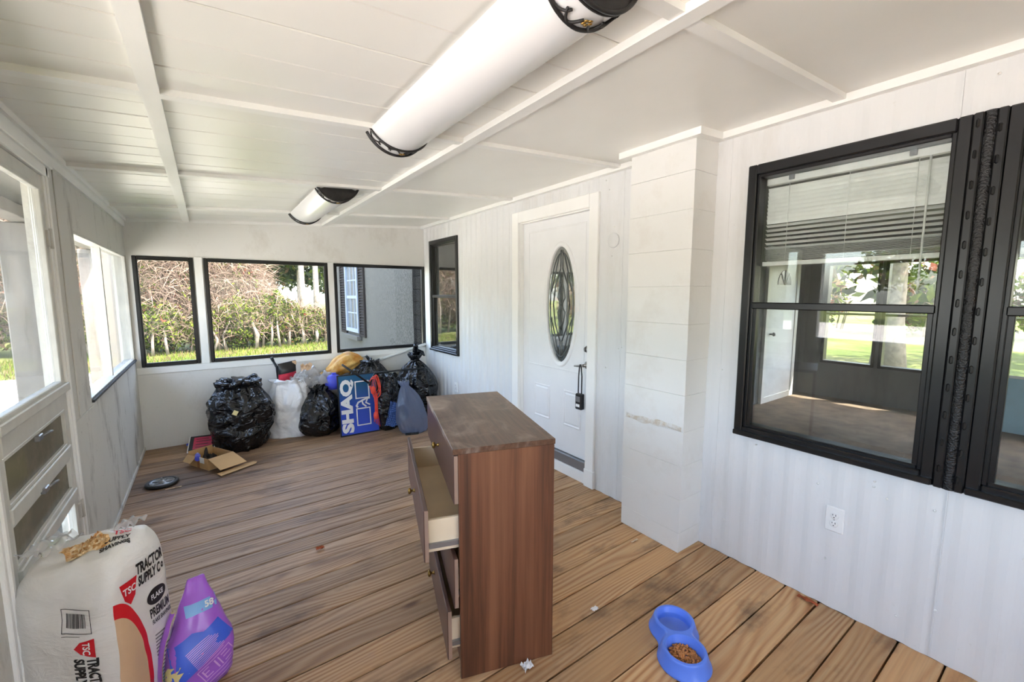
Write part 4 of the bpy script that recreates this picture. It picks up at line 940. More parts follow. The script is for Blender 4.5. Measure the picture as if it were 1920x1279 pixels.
decal('lettering', 'ink_black', sb, bv, *multi([place(text_mesh('TRACTOR', 0.052, 0.0022, sx=0.46), 0.030, 0.262), place(text_mesh('SUPPLY C', 0.050, 0.0022, sx=0.42), 0.026, 0.215), place(text_mesh('o', 0.04, 0.002, sx=0.5), 0.080, 0.220)]), FX)
def trap(w, h): return [(-w * 0.5, h * 0.5), (w * 0.5, h * 0.5), (w * 0.30, -h * 0.22), (0.0, -h * 0.5), (-w * 0.30, -h * 0.22)], [(0, 1, 2, 3, 4)]
decal('logo_shield', 'ink_red', sb, bv, *place(trap(0.062, 0.085), -0.055, 0.205, 0.0), FX, 0.002); decal('logo_letters', 'ink_white', sb, bv, *place(text_mesh('TSC', 0.034, 0.0008, sx=0.75), -0.055, 0.214), FX, 0.0032)
decal('oval_badge', 'ink_black', sb, bv, [(0.045 + 0.040 * cos(2 * pi * i / 24), 0.125 + 0.030 * sin(2 * pi * i / 24)) for i in range(24)], [tuple(range(24))], FX, 0.002)
decal('badge_letters', 'ink_white', sb, bv, *place(text_mesh('FLAKE', 0.026, 0.0006, sx=0.7), 0.045, 0.125), FX, 0.0032)
decal('lettering', 'ink_black', sb, bv, *multi([place(text_mesh('PREMIUM', 0.046, 0.0016, sx=0.45), 0.052, 0.070), place(text_mesh('FLAKE SHAVINGS', 0.022, 0.0008, sx=0.5), 0.056, 0.036)]), FX)
decal('blue_panel', 'ink_paleblue', sb, bv, [(0.015, -0.30), (0.10, -0.30), (0.10, -0.08), (0.015, -0.20)], [(0, 1, 2, 3)], FX, 0.0012)
r = random.Random(6)
decal('small_print', 'ink_grey', sb, bv, *multi([rect2(0.02, 0.02 + r.uniform(0.04, 0.07), -0.02 - i * 0.013, -0.015 - i * 0.013) for i in range(20)]), FX, 0.0022)
# wide face (-y) : x axis along +x, y up
FY = basis((0, -0.13, 0.30), (1, 0, 0), (0, 0, 1), (0, -1, 0))
bars = []; x = 0.0
while x < 0.062: wd = r.choice((0.0012, 0.0018, 0.003)); bars.append(rect2(x + 0.020, x + 0.020 + wd, 0.138, 0.185)); x += wd + r.choice((0.0012, 0.002))
bars += [rect2(0.004, 0.100, 0.198, 0.2), rect2(0.004, 0.100, 0.118, 0.12), rect2(0.004, 0.006, 0.12, 0.198), rect2(0.098, 0.1, 0.12, 0.198), rect2(0.004, 0.062, 0.108, 0.1095)]
decal('barcode', 'ink_black', sb, bv, *multi(bars), FY, 0.002)
decal('logo_shield', 'ink_red', sb, bv, *place(trap(0.066, 0.062), 0.072, 0.068, -pi / 2), FY, 0.002); decal('logo_letters', 'ink_white', sb, bv, *place(text_mesh('TSC', 0.032, 0.0008, sx=0.75), 0.078, 0.068, -pi / 2), FY, 0.0032)
decal('lettering', 'ink_black', sb, bv, *multi([place(text_mesh('TRACTOR', 0.044, 0.002, sx=0.62), 0.092, -0.030, -pi / 2), place(text_mesh('SUPPLY C', 0.044, 0.002, sx=0.62), 0.052, -0.026, -pi / 2), place(text_mesh('o', 0.034, 0.002, sx=0.62), 0.058, -0.080, -pi / 2)]), FY)
decal('oval_badge', 'ink_black', sb, bv, [(0.085 + 0.022 * cos(2 * pi * i / 24), -0.118 + 0.034 * sin(2 * pi * i / 24)) for i in range(24)], [tuple(range(24))], FY, 0.002)
# torn mouth with shavings showing, loose film and top print
FT = basis((0, 0, 0.68), (1, 0, 0), (0, 1, 0), (0, 0, 1))
slit = [(-0.085 + 0.175 * k / 12, -0.018 + 0.010 * sin(k) - 0.034 * sin(pi * k / 12)) for k in range(13)] + [(-0.085 + 0.175 * k / 12, -0.014 + 0.006 * sin(k * 2) + 0.030 * sin(pi * k / 12)) for k in range(12, -1, -1)]
t = NT('wood_shavings'); p = t.obj(); M['shav'] = t.fin(t.ramp(t.n('TexVoronoi', Vector=p, Scale=95.0).outputs['Color'], [(0.2, srgb(196, 138, 74)), (0.5, srgb(236, 196, 138)), (0.8, srgb(250, 228, 190))]), 0.8)
decal('shavings', 'shav', sb, bv, slit, [(i, i + 1, 24 - i, 25 - i) for i in range(12)], FT, 0.0025, 0.012)
m = MB()
for _ in range(260):
    k = r.random(); x = -0.075 + 0.155 * k; y = r.uniform(-0.03, 0.02) * sin(pi * min(max(k, .08), .92)) - 0.014; h = bv.ray_cast(Vector((x, y, 1)), Vector((0, 0, -1)), 2)
    if h[0] is None: continue
    a, b = rdir(r) * 0.007, rdir(r) * 0.004; c = h[0] + Vector((0, 0, 0.005)); m.add([c - a, c + b, c + a, c - b], [(0, 1, 2, 3)])
m.build('loose_shavings', 'shav', sb)['kind'] = 'stuff'
M['film'] = glass('clear_film', (0.95, 0.95, 0.95), 0.45, (238, 238, 238), 1.5, 0.15)
def rumple(name, mat, parent, c, sx, sy, amp, seed, n=22, droop=0.0, tilt=None):
    m = MB(); vs = []
    for j in range(n + 1):
        for i in range(n + 1):
            u, v = i / n * 2 - 1, j / n * 2 - 1
            rr = 1 - 0.18 * abs(noise.noise((u * 2 + seed, v * 2, 3)))
            q = Vector((u * sx * rr, v * sy * rr, amp * (noise.noise((u * 2.2 + seed, v * 2.2, 0)) + 0.6 * abs(noise.noise((u * 5, v * 5 + seed, 1)))) - droop * (u * u + v * v)))
            vs.append((tilt @ q if tilt else q) + Vector(c))
    m.add(vs, [(j * (n + 1) + i, j * (n + 1) + i + 1, (j + 1) * (n + 1) + i + 1, (j + 1) * (n + 1) + i) for j in range(n) for i in range(n)], True); return m.build(name, mat, parent)
rumple('torn_film', 'film', sb, (-0.105, -0.02, 0.660), 0.045, 0.07, 0.028, 4, 14); rumple('torn_film', 'film', sb, (0.09, 0.055, 0.69), 0.03, 0.045, 0.02, 9, 12)
decal('top_print', 'ink_red', sb, bv, *place(text_mesh('TSC', 0.03, 0.001, sx=0.9), 0.088, 0.030, 0.6), FT, 0.003); decal('top_print', 'ink_black', sb, bv, *multi([place(text_mesh('SUPPLY', 0.024, 0.001, sx=0.8), 0.098, -0.002, 0.6), place(text_mesh('SHAVINGS', 0.020, 0.001, sx=0.8), 0.108, -0.026, 0.6)]), FT, 0.003)

# ------------------------------------------------------------------ purple pet food bag
M['purple'] = plain('purple_foil_bag', (172, 104, 220), 0.30, var=0.08, nscale=8, bump=0.4, bscale=18)
pf = thing('pet_food_bag', 'purple and blue pet food bag with torn open pointed top', 'bag', (-0.112, 1.93, 0), radians(12))
m = MB(); nth, nz = 48, 30; vs = []
for k in range(nz + 1):
    tz = k / nz
    wx = 0.098 * (1 + 0.10 * sin(pi * min(1, tz * 1.6))) * (1 if tz < 0.42 else 1 - 0.74 * ((tz - 0.42) / 0.58) ** 1.1); wy = 0.062 * (1 + 0.25 * sin(pi * tz)) * (1 - 0.93 * max(0, (tz - 0.3) / 0.7) ** 1.15)
    if tz < 0.06: wx *= 0.9; wy *= 0.85
    cx_ = 0.018 * tz; cy_ = 0.05 * tz * tz
    for i in range(nth):
        a = 2 * pi * i / nth; c, s = cos(a), sin(a); e = 3.0; q = (abs(c) ** e + abs(s) ** e) ** (-1 / e)
        nn = 0.007 * noise.noise((c * 2, s * 2 + 3, tz * 7)) + 0.003 * abs(noise.noise((c * 5, s * 5, tz * 16)))
        vs.append((cx_ + (wx * q + nn) * c, cy_ + (wy * q + nn) * s, 0.40 * tz))
m.add(vs, [(k * nth + i, k * nth + (i + 1) % nth, (k + 1) * nth + (i + 1) % nth, (k + 1) * nth + i) for k in range(nz) for i in range(nth)] + [tuple(range(nth))[::-1], tuple(range(nz * nth, (nz + 1) * nth))], True)
pfb = m.build('bag_body', 'purple', pf); pv = tree_of(pfb)
PFm = basis((0.01, -0.09, 0.17), (1, 0.0, 0), (0, 0.15, 1), (0, -1, 0.15))
decal('blue_patch', 'ink_blue', pf, pv, [(-0.12, -0.085), (-0.07, -0.088), (0.06, -0.01), (0.10, 0.005), (0.055, 0.085), (0.005, 0.060), (-0.03, 0.070), (-0.06, 0.055), (-0.12, 0.03)], [tuple(range(9))], PFm, 0.0015)
decal('light_band', 'ink_lightblue', pf, pv, *rect2(-0.09, 0.10, 0.125, 0.165), PFm, 0.0015); decal('band_letters', 'ink_white', pf, pv, *place(text_mesh('58', 0.03, 0.001), 0.035, 0.145), PFm, 0.003)
decal('small_print', 'ink_pink', pf, pv, *multi([place(rect2(-0.05 + 0.0 * i, 0.045 + 0.010 * sin(i), -0.045 + i * 0.0066, -0.0425 + i * 0.0066), 0, 0, 0.42) for i in range(12)]), PFm, 0.003)
decal('print_box', 'ink_pink', pf, pv, *multi([place(q, 0.035, -0.075, 0.45) for q in (rect2(-0.06, 0.06, 0.026, 0.029), rect2(-0.06, 0.06, -0.029, -0.026), rect2(-0.06, -0.057, -0.026, 0.026), rect2(0.057, 0.06, -0.026, 0.026), rect2(-0.05, -0.024, -0.018, -0.014), rect2(-0.05, -0.03, -0.002, 0.002), rect2(-0.05, -0.024, 0.014, 0.018), rect2(-0.05, -0.045, -0.018, 0.018), rect2(-0.005, 0.0, -0.02, 0.02), rect2(0.008, 0.012, -0.02, 0.02), rect2(0.02, 0.045, -0.018, -0.014), rect2(0.022, 0.05, 0.0, 0.004), rect2(0.02, 0.045, 0.014, 0.018))]), PFm, 0.003)
decal('small_print', 'ink_pink', pf, pv, *multi([place(rect2(-0.05, 0.06, -0.002, 0.001), 0.04 + i * 0.004, -0.118 - i * 0.014, 0.45) for i in range(3)]), PFm, 0.003)
# torn flap leaning off to the side, pale inside
m = MB(); vs = []
for k in range(9):
    tz = k / 8; zz = 0.10 + 0.24 * tz
    for j in range(6):
        u = j / 5; vs.append((-0.118 - 0.012 * sin(pi * u) + 0.055 * tz * tz + 0.0, -0.055 + (0.11 - 0.085 * tz) * u + 0.02 * tz, zz - 0.03 * u * (1 - tz) + 0.012 * noise.noise((u * 4, tz * 6, 0))))
m.add(vs, [(k * 6 + j, k * 6 + j + 1, (k + 1) * 6 + j + 1, (k + 1) * 6 + j) for k in range(8) for j in range(5)], True); fl = m.build('torn_flap', 'ink_purple', pf)
m = MB(); m.add([(x + 0.002, y, z + 0.001) for x, y, z in vs], [(k * 6 + j, (k + 1) * 6 + j, (k + 1) * 6 + j + 1, k * 6 + j + 1) for k in range(8) for j in range(5)], True); m.build('flap_lining', 'ink_yellow', fl)
PLm = basis((-0.14, 0, 0.16), (0, -1, 0), (0, 0, 1), (-1, 0, 0))
decal('blue_side', 'ink_lightblue', pf, pv, *rect2(-0.07, 0.07, -0.16, -0.05), PLm, 0.0015); decal('yellow_patch', 'ink_yellow', pf, pv, [(-0.02, -0.11), (0.06, -0.09), (0.07, -0.02), (0.03, -0.02)], [(0, 1, 2, 3)], PLm, 0.0025)
# ------------------------------------------------------------------ trash pile along the back wall
def plastic(name, rgb, rough=0.22, bs=0.5, spec=0.6):
    t = NT(name); p = t.obj()
    h = t.math('ADD', t.noise(t.scale(p, (1, 1, 1.5)), 6, 2, 0.5, 1.6), t.math('MULTIPLY', t.n('TexVoronoi', _feature='DISTANCE_TO_EDGE', Vector=t.scale(p, (1, 1, 0.6)), Scale=9.0).outputs[0], 0.5))
    t.bump(h, bs, 0.05); return t.fin(srgb(*rgb), rough, 0.0, spec)
M['bagblack'] = plastic('black_trash_plastic', (17, 18, 22), 0.16, 1.0)
M['bagwhite'] = plastic('white_kitchen_plastic', (244, 245, 247), 0.35, 0.30)
M['baggrey'] = glass('smoky_clear_plastic', (0.72, 0.76, 0.84), 0.40, (150, 162, 190), 1.5, 0.2)
M['bagclear'] = glass('crinkled_clear_plastic', (0.9, 0.9, 0.9), 0.5, (226, 222, 216), 1.6, 0.15)
t = NT('orange_thin_plastic'); p = t.obj(); t.bump(t.noise(t.scale(p, (1, 3, 1)), 14, 4, 0.6, 1.0), 0.6, 0.02)
M['bagorange'] = t.fin(t.ramp(t.noise(t.scale(p, (1, 3, 1)), 9, 3), [(0.35, srgb(214, 140, 44)), (0.65, srgb(240, 196, 116))]), 0.3)
def bag(rx, ry, h, seed, neck=0.82, neck_r=0.22, flare=0.35, lean=(0, 0), pleat=14, crease=0.05, bulge=0.34, nth=88, nz=54, base=0.62):
    m = MB(); vs = []
    for k in range(nz + 1):
        t_ = k / nz
        if t_ < bulge: r_ = base + (1 - base) * sin(pi / 2 * min(1, (t_ / bulge)) ** 0.75)
        elif t_ < neck: u = (t_ - bulge) / (neck - bulge); r_ = neck_r + (1 - neck_r) * (cos(pi / 2 * u) ** 0.85)
        else: u = (t_ - neck) / (1 - neck); r_ = neck_r + flare * sin(pi / 2 * u) ** 1.2
        pl_ = max(0.0, (t_ - bulge) / (1 - bulge)) ** 1.5
        for i in range(nth):
            a = 2 * pi * i / nth; c, s = cos(a), sin(a)
            f = 1 + crease * (0.9 - 2.2 * abs(noise.noise((c * 1.7 + seed, s * 1.7, t_ * 3.4)))) - crease * 0.9 * abs(noise.noise((c * 3.8, s * 3.8 + seed, t_ * 7)))
            f += 0.24 * noise.noise((c * 0.9 + seed * 2, s * 0.9, t_ * 1.6))
            f *= 1 + pl_ * (0.16 * cos(pleat * a + 3 * noise.noise((c * 2, s * 2, t_ * 2 + seed))) * (0.4 + 0.6 * pl_))
            z = h * t_ + h * 0.03 * noise.noise((c * 2 + seed, s * 2, 5)) * t_
            if t_ > neck: z += h * 0.03 * noise.noise((c * 4, s * 4, seed))
            if k == 0: z = 0.0
            vs.append((rx * r_ * f * c + lean[0] * t_ * t_, ry * r_ * f * s + lean[1] * t_ * t_, max(0.0, z)))
    vs.append((0, 0, 0)); top = Vector((lean[0], lean[1], h * (neck + 0.01))); vs.append(tuple(top)); n = nth
    fs = [(k * n + i, k * n + (i + 1) % n, (k + 1) * n + (i + 1) % n, (k + 1) * n + i) for k in range(nz) for i in range(n)]
    fs += [((i + 1) % n, i, len(vs) - 2) for i in range(n)] + [(nz * n + i, nz * n + (i + 1) % n, len(vs) - 1) for i in range(n)]
    m.add(vs, fs, True); return m
def knot(parent, c, r, seed, mat='bagblack', h=1.0):
    mm = MB(); rr = random.Random(seed); c = Vector(c)
    for k in range(3):
        a = rr.uniform(0, 6.28); mm.tube([c, c + Vector((cos(a) * r * 0.5, sin(a) * r * 0.5, r * 0.9 * h)), c + Vector((cos(a) * r * 1.1, sin(a) * r * 1.1, r * (1.6 if k == 0 else 0.6) * h)), c + Vector((cos(a) * r * 1.5, sin(a) * r * 1.5, r * (1.5 if k == 0 else 0.2) * h))], [r * 0.30, r * 0.42, r * 0.34, r * 0.12], 9)
    mm.lathe([(r * 0.1, -r * 0.3), (r * 0.42, 0), (r * 0.36, r * 0.35), (r * 0.05, r * 0.5)], 12, Matrix.Translation(c)); mm.build('knot', mat, parent)
def trash(label, loc, rz, knotpos=None, kr=0.06, kh=1.0, mat='bagblack', name='trash_bag', group='black trash bags by the back wall', **kw):
    o = thing(name, label, 'trash bag', loc, rz, group); bag(**kw).build('bag_body', mat, o)
    if knotpos: knot(o, knotpos, kr, kw['seed'], mat, kh)
    return o
b1 = trash('full black trash bag with a ruffled top standing alone beside the cardboard box', (0.21, 4.885, 0), 0.4, None, rx=0.265, ry=0.26, h=0.66, seed=2, neck=0.90, neck_r=0.60, flare=0.04, bulge=0.50, crease=0.13, base=0.74)
mm = MB()     # rolled rim of the lone bag
pts = [(0.150 * cos(a) + 0.02 * sin(5 * a), 0.135 * sin(a) + 0.02 * cos(4 * a), 0.635 + 0.03 * sin(3 * a + 1)) for a in [2 * pi * i / 40 for i in range(40)]]
mm.tube(pts, [0.030 + 0.012 * noise.noise((i * 0.7, 0, 0)) for i in range(40)], 9, closed=True); mm.build('rolled_rim', 'bagblack', b1)
M['shine'] = M['ink_white']
mm = MB(); mm.bbox(-0.02, 0.02, -0.002, 0.002, -0.022, 0.022, b=0.001); st = mm.build('paper_sticker', 'ink_yellow', b1, (-0.155, -0.216, 0.40)); st.rotation_euler = (0.1, 0.5, -0.6)
trash('slumped black trash bag between the white bag and the printed backboard', (0.93, 4.86, 0), 0.9, rx=0.25, ry=0.22, h=0.50, seed=7, neck=0.90, neck_r=0.30, flare=0.12, lean=(0.08, 0.05), bulge=0.36, crease=0.11, base=0.55)
trash('knotted black trash bag behind the printed backboard', (1.52, 4.98, 0), 0.2, (0.0, 0.0, 0.70), 0.045, 1.1, rx=0.29, ry=0.23, h=0.72, seed=12, neck=0.96, neck_r=0.30, flare=0.05, bulge=0.55, crease=0.06, base=0.85)
trash('tall tied black trash bag in the corner under the narrow window', (2.06, 4.96, 0), 1.2, (0.02, 0.0, 0.70), 0.085, 1.25, rx=0.26, ry=0.235, h=0.76, seed=17, neck=0.90, neck_r=0.16, flare=0.16, bulge=0.50, crease=0.10, base=0.80)
# black torn bag hanging beside the backboard
trash('loose black plastic bag sagging beside the printed backboard', (1.585, 4.60, 0), 0.5, rx=0.145, ry=0.11, h=0.60, seed=23, neck=0.93, neck_r=0.62, flare=0.10, bulge=0.45, crease=0.09, base=0.72, pleat=9)
# white kitchen bag
wbag = trash('white kitchen trash bag overflowing beside the lone black bag', (0.68, 5.02, 0), 0.3, mat='bagwhite', name='white_trash_bag', group='white trash bag', rx=0.245, ry=0.19, h=0.60, seed=31, neck=0.93, neck_r=0.66, flare=0.10, bulge=0.20, crease=0.09, base=0.92, pleat=7)
mm = MB(); 0 and mm.add([(-0.17, -0.15, 0.42), (-0.265, -0.165, 0.0), (-0.10, -0.205, 0.0), (-0.02, -0.17, 0.30), (-0.16, -0.05, 0.38), (-0.15, -0.04, 0.0)], [(0, 1, 2, 3), (0, 4, 5, 1), (1, 5, 2)])
# contents on top of the white bag
sn = thing('snack_bag', 'black and red snack bag sticking out of the white trash bag', 'snack bag', (0.655, 5.05, 0.575), 0.15)
m = MB(); n = 14; vs = []
for k in range(n + 1):
    for i in range(20):
        a = 2 * pi * i / 20; u = k / n; wy = 0.036 * sin(pi * min(0.98, max(0.02, u * 0.92 + 0.04))); vs.append((0.088 * cos(a) * (1 + 0.05 * noise.noise((a, u * 5, 1))), wy * sin(a), 0.20 * u + 0.012 * cos(a)))
m.add(vs, [(k * 20 + i, k * 20 + (i + 1) % 20, (k + 1) * 20 + (i + 1) % 20, (k + 1) * 20 + i) for k in range(n) for i in range(20)] + [tuple(range(20))[::-1], tuple(range(n * 20, n * 20 + 20))], True)
for i in range(len(m.f)): m.mi[i] = 1 if i < 6 * 20 else 0
M['snackblack'] = plain('snack_bag_black', (36, 34, 34), 0.3); M['snackred'] = plain('snack_bag_red', (196, 44, 66), 0.35, var=0.2, nscale=30)
m.build('pouch', ['snackblack', 'snackred'], sn)
boxo('gold_seal', 'ink_tan', sn, 0.05, 0.092, -0.012, 0.012, 0.165, 0.205, b=0.003)
rodt = thing('umbrella_handle', 'dark angled rod end poking up beside the snack bag', 'rod', (0.565, 5.10, 0.0))
mm = MB(); mm.tube([(0.02, 0.02, 0.0), (0.008, 0.0, 0.55), (0.0, 0.0, 0.72), (-0.03, 0.0, 0.79)], 0.012, 8); mm.build('shaft', 'blackplastic', rodt); mm = MB(); mm.tube([(-0.03, 0, 0.79), (-0.046, 0, 0.83)], 0.015, 8); mm.build('grip', 'blackplastic', rodt)
cw = thing('clear_wrapping', 'crumpled clear plastic wrapping heaped on the white trash bag', 'plastic wrap', (0.86, 5.03, 0.60))
rumple('sheet', 'bagclear', cw, (0, 0, 0.03), 0.19, 0.13, 0.10, 3, droop=0.06); rumple('sheet', 'bagclear', cw, (0.10, -0.05, -0.01), 0.16, 0.10, 0.09, 8, droop=0.05); rumple('sheet', 'bagclear', cw, (-0.08, -0.06, 0.02), 0.11, 0.08, 0.08, 14, droop=0.05)
kp = thing('kraft_paper', 'small torn brown kraft paper piece among the clear wrapping', 'paper', (0.845, 5.04, 0.66)); rumple('scrap', 'ink_tan', kp, (0, 0, 0.04), 0.06, 0.05, 0.05, 21, 10, tilt=Matrix.Rotation(0.7, 3, 'X'))
og = thing('orange_bag', 'crumpled orange plastic grocery bag on top of the pile', 'plastic bag', (1.25, 5.08, 0.60))
m = MB(); n, k_ = 30, 26; vs = []
for k in range(k_ + 1):
    u = k / k_; cx_ = -0.20 + 0.40 * u; cz2 = 0.02 + 0.10 * u + 0.03 * sin(pi * u); rr = 0.03 + 0.085 * sin(pi * min(1, u * 0.9 + 0.06))
    for i in range(n):
        a = 2 * pi * i / n; q = rr * (1 + 0.22 * noise.noise((cos(a) * 2, sin(a) * 2, u * 3)) + 0.14 * cos(7 * a + 3 * u)); vs.append((cx_ + 0.01 * noise.noise((a, u * 6, 2)), q * cos(a) * 0.9, cz2 + q * sin(a)))
m.add(vs, [(k * n + i, k * n + (i + 1) % n, (k + 1) * n + (i + 1) % n, (k + 1) * n + i) for k in range(k_) for i in range(n)] + [tuple(range(n))[::-1], tuple(range(k_ * n, k_ * n + n))], True); m.build('bag_body', 'bagorange', og)
rumple('handle_flap', 'bagorange', og, (-0.20, 0.0, 0.0), 0.07, 0.05, 0.05, 5, 10)
M['ball'] = plain('blue_violet_plastic', (84, 92, 214), 0.35)
bb = thing('blue_bundle', 'blue violet plastic bundle tucked behind the printed backboard', 'bundle', (1.09, 4.93, 0.44))
m = MB(); m.lathe([(0.001, 0), (0.06, 0.01), (0.088, 0.06), (0.085, 0.12), (0.05, 0.165), (0.001, 0.175)], 24); m.v = [(x * (1 + 0.1 * noise.noise((x * 20, y * 20, z * 20))), y * 0.8, z) for x, y, z in m.v]; m.build('pouch', 'ball', bb); boxo('fold', 'ball', bb, -0.015, 0.03, -0.02, 0.02, 0.16, 0.19, b=0.006)

# printed backboard leaning in front of the pile
t = NT('blue_backboard_print'); p = t.obj(); z = t.n('SeparateXYZ', Vector=p).outputs[2]
M['bbprint'] = t.fin(t.ramp(t.math('DIVIDE', z, 0.62), [(0.15, srgb(52, 84, 206)), (0.5, srgb(34, 72, 176)), (0.85, srgb(18, 92, 134))]), 0.3)
bd = thing('toy_backboard', 'blue printed toy basketball backboard with white lettering standing on edge', 'backboard', (1.065, 4.575, 0.004), radians(-2)); bd.rotation_euler = (radians(-6.5), 0, radians(-2))
BW, BH = 0.40, 0.635
boxo('board', 'bbprint', bd, 0, BW, 0, 0.012, 0, BH, b=0.003); frame_x('black_rim', 'blackplastic', bd, -0.008, BW + 0.006, -0.004, 0.016, -0.006, BH + 0.008, 0.012, b=0.002)
def flat(name, mat, tm, lift): 
    m = MB(); m.add([(x, -lift, y) for x, y in tm[0]], tm[1]); return m.build(name, mat, bd)
flat('lettering', 'ink_white', place(text_mesh('SHAQ', 0.150, 0.008, sx=1.40), 0.080, BH * 0.485, pi / 2), 0.003)
def outline(x0, x1, y0, y1, w): return [rect2(x0, x1, y0, y0 + w), rect2(x0, x1, y1 - w, y1), rect2(x0, x0 + w, y0 + w, y1 - w), rect2(x1 - w, x1, y0 + w, y1 - w)]
flat('target_square', 'ink_white', multi(outline(0.165, 0.315, 0.375, 0.565, 0.012)), 0.003); flat('target_square', 'ink_white', multi(outline(0.165, 0.315, 0.085, 0.275, 0.012)), 0.003)
def stroke(pts, w):
    out = []
    for (x0, y0), (x1, y1) in zip(pts, pts[1:]):
        d = Vector((x1 - x0, y1 - y0)); q = Vector((-d.y, d.x)).normalized() * w / 2; d = d.normalized() * w * 0.3
        out.append(([(x0 - d.x + q.x, y0 - d.y + q.y), (x0 - d.x - q.x, y0 - d.y - q.y), (x1 + d.x - q.x, y1 + d.y - q.y), (x1 + d.x + q.x, y1 + d.y + q.y)], [(0, 1, 2, 3)]))
    return out
flat('player_emblem', 'ink_white', multi(stroke([(0.17, 0.30), (0.19, 0.335), (0.23, 0.352), (0.275, 0.368), (0.31, 0.372)], 0.018) + stroke([(0.23, 0.352), (0.238, 0.315), (0.27, 0.285)], 0.016) + stroke([(0.29, 0.368), (0.27, 0.325), (0.31, 0.30)], 0.014) + [([(0.178 + 0.012 * cos(i), 0.292 + 0.012 * sin(i)) for i in [2 * pi * k / 10 for k in range(10)]], [tuple(range(10))])]), 0.003)
# orange red cord coiled on the board
M['cord'] = plain('orange_red_cord', (255, 84, 62), 0.5, var=0.1)
cd = thing('rope_coil', 'orange red looped cord hanging down the printed backboard', 'cord', (1.415, 4.562, 0.0))
mm = MB(); rr = random.Random(3)
for k in range(7):
    w_, h_ = rr.uniform(0.03, 0.055), rr.uniform(0.08, 0.13); zc = 0.50 + rr.uniform(-0.02, 0.03); ph = rr.uniform(-0.4, 0.4); off = rr.uniform(-0.03, 0.03)
    mm.tube([(off + w_ * cos(a) * cos(ph) - h_ * sin(a) * sin(ph) * 0.3, -0.022 - 0.006 * k + 0.012 * (zc - 0.4) + 0.02 * sin(3 * a), zc + h_ * sin(a)) for a in [2 * pi * i / 28 for i in range(28)]], 0.003, 6, closed=True)
mm.build('coil', 'cord', cd)
mm = MB()
for k in range(4): mm.tube([(-0.01 + 0.012 * k, -0.03, 0.42), (0.008 * k - 0.005, -0.045, 0.30), (0.01 * k - 0.01, -0.05, 0.21), (0.02 * k - 0.02, -0.045, 0.12 - 0.02 * k)], 0.0042, 6)
mm.build('hanging_strands', 'cord', cd)
for zc in (0.47, 0.19):
    mm = MB(); mm.lathe([(0.004, -0.045), (0.024, -0.03), (0.028, 0.0), (0.022, 0.03), (0.006, 0.045)], 12, Matrix.Translation((-0.022 if zc > 0.3 else 0.0, -0.048, zc))); mm.build('wound_bunch', 'cord', cd)
# black tubular frame pieces
fr = thing('folding_frame', 'black tubular frame leaning over the trash pile', 'frame', (1.10, 4.50, 0.0))
mm = MB(); mm.tube([(-0.01, 0.03, 0.775), (0.26, 0.02, 0.545)], 0.011, 10); mm.build('tube', 'blackplastic', fr); mm = MB(); mm.tube([(0.26, 0.02, 0.545), (0.33, 0.06, 0.645), (0.62, 0.14, 0.632), (0.98, 0.20, 0.612)], 0.010, 10); mm.build('tube', 'blackplastic', fr)
mm = MB(); mm.tube([(0.98, 0.20, 0.612), (1.035, 0.18, 0.24), (1.06, 0.17, 0.0)], 0.010, 10); mm.build('tube', 'blackplastic', fr); mm = MB(); mm.lathe([(0.014, -0.02), (0.016, 0), (0.014, 0.02)], 10, Matrix.Translation((0.26, 0.02, 0.545))); mm.build('joint', 'blackplastic', fr)
# smoky plastic bag, plaid cloth, white pipe
gb = thing('smoky_plastic_bag', 'smoky grey blue clear plastic bag beside the chest of drawers', 'plastic bag', (1.76, 4.32, 0.0), -0.3)
bag(rx=0.16, ry=0.12, h=0.55, seed=41, neck=0.9, neck_r=0.22, flare=0.10, lean=(-0.10, 0.08), bulge=0.30, crease=0.10, base=0.75, pleat=7).build('bag_body', 'baggrey', gb)
mm = MB(); mm.bbox(-0.10, 0.04, -0.125, -0.10, 0.0, 0.022, b=0.005); mm.build('black_hem', 'bagblack', gb)
t = NT('blue_plaid_cloth'); p = t.obj(); ck = t.n('TexWave', _bands_direction='X', Vector=p, Scale=22.0).outputs['Fac']; ck2 = t.n('TexWave', _bands_direction='Z', Vector=p, Scale=18.0).outputs['Fac']
M['plaid'] = t.fin(t.mix(t.math('MULTIPLY', ck, ck2), srgb(36, 58, 120), srgb(116, 156, 220)), 0.85)
pc = thing('plaid_cloth', 'blue plaid cloth hanging out of the sagging black bag', 'cloth', (1.575, 4.455, 0.06)); rumple('fabric', 'plaid', pc, (0.0, 0.0, 0.13), 0.055, 0.135, 0.03, 6, 14, tilt=Matrix.Rotation(0.35, 3, 'Y') @ Matrix.Rotation(1.35, 3, 'X')); boxo('hem', 'plaid', pc, 0.02, 0.10, -0.015, 0.0, 0.0, 0.02, b=0.004)
pp = thing('white_pipe', 'white plastic pipe leaning along the wall above the trash bags', 'pipe', (1.86, 5.235, 0.0)); mm = MB(); mm.tube([(-0.12, 0.005, 0.69), (0.47, 0.005, 0.835)], 0.018, 12); mm.build('tube', 'white', pp); mm = MB(); mm.tube([(-0.15, 0.005, 0.683), (-0.11, 0.005, 0.693)], 0.022, 12); mm.build('end_cap', 'white', pp)

